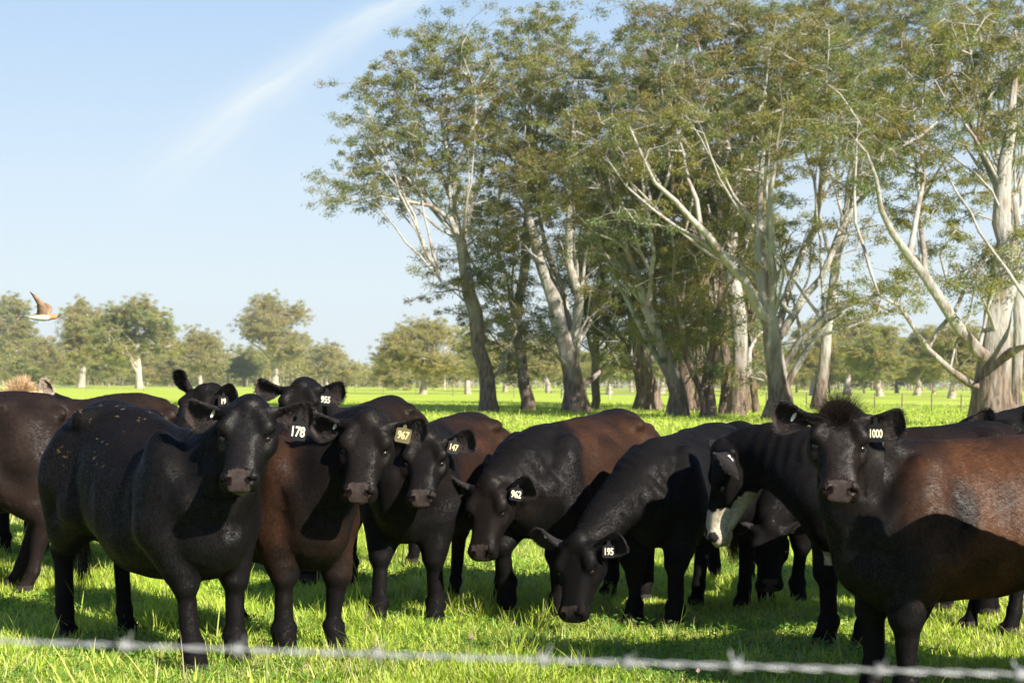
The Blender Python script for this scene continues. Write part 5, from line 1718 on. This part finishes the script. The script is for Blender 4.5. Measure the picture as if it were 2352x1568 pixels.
# ------------------------------------------------------------------ the air
def haze():
    x0, x1, y0, y1, z0, z1 = -800, 800, -60, 1300, -1.0, 45
    V = [(x, y, z) for x in (x0, x1) for y in (y0, y1) for z in (z0, z1)]
    Q = np.array([[0, 1, 3, 2], [4, 6, 7, 5], [0, 4, 5, 1], [2, 3, 7, 6], [0, 2, 6, 4], [1, 5, 7, 3]])
    m = bpy.data.materials.new('haze_air'); m.use_nodes = True; nt = m.node_tree; nt.nodes.clear()
    o = nt.nodes.new('ShaderNodeOutputMaterial'); v = nt.nodes.new('ShaderNodeVolumePrincipled')
    v.inputs['Color'].default_value = (.82, .90, 1.0, 1); v.inputs['Density'].default_value = HAZE_D; v.inputs['Anisotropy'].default_value = .2
    nt.links.new(v.outputs[0], o.inputs['Volume'])
    me = make_mesh('haze', V, [Q], m, smooth=False)
    tag(obj('haze', me), 'thin pale haze in the air over the far paddock', 'haze', kind='stuff')
# ------------------------------------------------------------------ the herd
def g2(px, py):
    p = gnd(px, py); return (p[0], p[1])


def herd():
    # stands just outside the frame on the right; its ear tip reaches in and its shadow falls on cow 1000
    cow('cow', 'near black cow mostly outside the right edge, only a blurred ear tip showing',
        (2.92, 7.10), (4.08, 7.50), at(2514, 968, 6.8), -125, -45, 0, seed=16, fat=1.05, fur=30000, h=.012, tuft=(400, .04), ears=((0, 20, 0), (8, 10, 0)), scale=.95)
    # 178
    cow('cow', 'large glossy black cow at left front, ear tag 178, straw specks on its rump',
        (-1.54, 8.62), (-2.36, 9.72), at(572, 942, 8.32), -91, -47, 0, scale=1.02, drop=.08, deep=.085, low=.01, sway=(.05, .06, 0, 0), seed=1, fat=1.03, fur=240000, specks=120,
        feet=(-.04, .08, .0, -.08), tuft=(700, .03), ears=((-6, 20, .0), (-2, 20, .0)), brown=.06, lip_col=(.13, .14, .11),
        tags=[dict(ear=0, txt='178', u=.60, lean=.12, tall=.05, w=.082, h=.082, size=.068), dict(ear=1, txt='', button=True, bar=True, u=.3)])
    # 967
    cow('cow', 'brown-tinged cow with grubby ear tag 967 beside cow 178',
        (-1.06, 9.10), (-1.75, 10.15), at(846, 975, 8.80), -97, -52, -4, seed=2, fat=1.0, deep=.07, brown_z=(.2, .7), fur=130000, brown=.85, brown_x=.78,
        feet=(.0, .0, .0, .0), tuft=(600, .035), ears=((0, 20, 0), (-2, 20, 0)),
        tags=[dict(ear=0, txt='967', u=.35, num=M_NUMG, plate=M_TAGD, lean=.2, tall=.012, w=.08), dict(ear=1, txt='', button=True, bar=True, u=.3)])
    # 147
    cow('cow', 'smaller black cow with ear tag 147, standing between cows 967 and 962',
        (-.62, 10.2), (-.22, 11.35), at(978, 1012, 10.0), -94, -50, 2, seed=3, fat=.98, fur=110000, brown=.8, brown_x=.25,
        feet=(-.10, .10, .0, .05), tuft=(500, .03), ears=((10, 20, 0), (-2, 20, 0)), scale=.96,
        tags=[dict(ear=0, txt='147', u=.3, num=M_NUMG, lean=.25, turn=(.25, 0, 0), tall=.015, w=.07, size=.055)])
    # 962
    cow('cow', 'brown-bodied black cow with its head lowered to knee height',
        (.14, 10.45), (.78, 11.55), at(1124, 1122, 10.1), -108, -62, 6, seed=4, fat=1.05, fur=120000, brown=1.1, brown_x=.42,
        feet=(-.05, .10, 0, -.1), bend=(0, 1), tuft=(900, .05), ears=((15, 15, 0), (30, 10, 0)), scale=.97,
        tags=[dict(ear=0, txt='962', u=.35, lean=.15, tall=.02, w=.075, size=.06), dict(ear=1, txt='', button=True, u=.5)])
    # 195
    cow('cow', 'black cow with ear tag 195 grazing with its muzzle down in the grass',
        (.86, 10.2), (1.45, 11.35), at(1328, 1250, 9.8), -112, -66, 12, seed=5, hs=.98, fat=1.0, fur=120000, brown=.0,
        feet=(.05, .0, 0, .1), tuft=(900, .045), ears=((8, 15, 0), (45, 0, 0)), scale=.915,
        tags=[dict(ear=0, txt='195', u=.4, tall=.03, w=.075, size=.06), dict(ear=1, txt='', u=.5, button=True)])
    # white-faced
    cow('cow', 'black cow with cream-white muzzle, head in profile to the left beside cow 1000',
        (1.84, 9.42), (2.98, 10.2), at(1664, 1040, 9.75), 179, -76, 0, seed=6, fat=1.0, fur=110000, brown=.25, brown_x=.6, white_face=True,
        feet=(.0, .0, 0, .0), tuft=(1200, .06), ears=((15, 60, 0), (10, 15, 0)), scale=.95, neckfat=1.25, hs=1.14, ear_len=.165,
        tags=[dict(ear=0, txt='', u=.4, tall=.01, w=.05, h=.06, plate=M_TAGW)])
    # calf behind
    cow('cow', 'black cow half hidden behind the white-muzzled cow, face lowered in the shade',
        (1.80, 11.3), (1.60, 12.5), at(1768, 1212, 10.9), -95, -72, 0, seed=7, fat=1.0, fur=50000, brown=.0, h=.011,
        feet=(-.10, .05, 0, .05), tuft=(300, .03), scale=.90)
    # 1000
    cow('cow', 'large cow at right front with spiky forelock, ear tag 1000 and rusty brown flank',
        (1.72, 7.82), (2.87, 8.30), at(1926, 960, 7.62), -99, -48, -4, seed=8, fat=1.0, deep_x=(.1, .55), deep=.07, fur=300000, brown=1.9, brown_x=.50, low=.015, scale=.955,
        feet=(.02, -.02, 0, .05), tuft=(6000, .13), ears=((4, 20, 0), (10, 20, 0)), neckfat=.95,
        tags=[dict(ear=0, txt='1000', u=.28, tall=.03, w=.078, size=.055, xs=.6, off=(0, -.02, 0)), dict(ear=1, txt='', button=True, bar=True, u=.45)])
    # right background
    cow('cow', 'black cow far behind cow 1000, only pricked ear and tufted poll showing',
        (2.9, 10.9), (3.7, 11.9), at(2322, 990, 10.2), -80, -30, 0, seed=9, fat=1.0, fur=30000, brown=.1, h=.012,
        tuft=(500, .06), ear_len=.18, ears=((10, 0, 0), (50, -10, 0)))
    # left edge cow, seen from behind
    cow('cow', 'dark brown cow cut off by the left edge, its pale-ended tail hanging',
        (-4.62, 11.6), (-3.38, 11.8), at(-420, 900, 11.9), 175, -20, 0, seed=11, fat=1.05, fur=90000, brown=.12, brown_x=.9, h=.010, tail_dx=-.05,
        base=np.array([.013, .009, .008]), feet=(0, 0, .0, .12), tuft=(100, .03), wool=1.3, scale=1.05)
    # blond poll
    cow('cow', 'pale-headed cow behind the left edge cow, only its creamy blond poll showing',
        (-4.05, 14.2), (-4.2, 15.5), at(48, 902, 13.7), -70, -50, 0, seed=12, fat=.98, fur=15000, h=.013, blond=True,
        tuft=(2800, .12), ear_len=.16, ears=((35, -10, 0), (0, 10, 0)))
    # brown back
    cow('cow', 'woolly dark brown cow side-on behind cow 178, only back and rump showing',
        (-4.02, 12.95), (-2.80, 12.85), at(-150, 960, 12.4), 180, -40, 0, seed=13, fat=.98, fur=120000, brown=.4, brown_x=.9, h=.011,
        base=np.array([.016, .011, .008]), feet=(0, 0, .05, -.12), tuft=(100, .03), wool=1.7, foot_white=True, scale=1.03)
    # '19'
    cow('cow', 'black cow with one ear pricked upright, half-hidden tag 19, behind cow 178',
        (-2.15, 12.2), (-2.35, 13.4), at(467, 903, 11.6), -125, -42, -10, seed=14, fat=1.0, fur=70000, h=.010, brown=.3,
        tuft=(300, .03), ears=((20, 10, 0), (65, 0, 0)), lift=.05,
        tags=[dict(ear=0, txt='19', u=.25, tall=.015, w=.07, size=.055)])
    # 955
    cow('cow', 'black cow with ear tag 955, head high behind cows 178 and 967',
        (-1.28, 12.1), (-.90, 13.3), at(690, 893, 11.5), -92, -46, 0, seed=15, fat=1.0, fur=90000, h=.010, brown=.35, brown_x=.9,
        tuft=(900, .05), ears=((0, 20, 0), (10, 20, 0)), lift=.04,
        tags=[dict(ear=0, txt='955', u=.3, lean=.12, tall=.035, w=.08, size=.062)])
herd()
HAZE_D = 0.00019
haze()
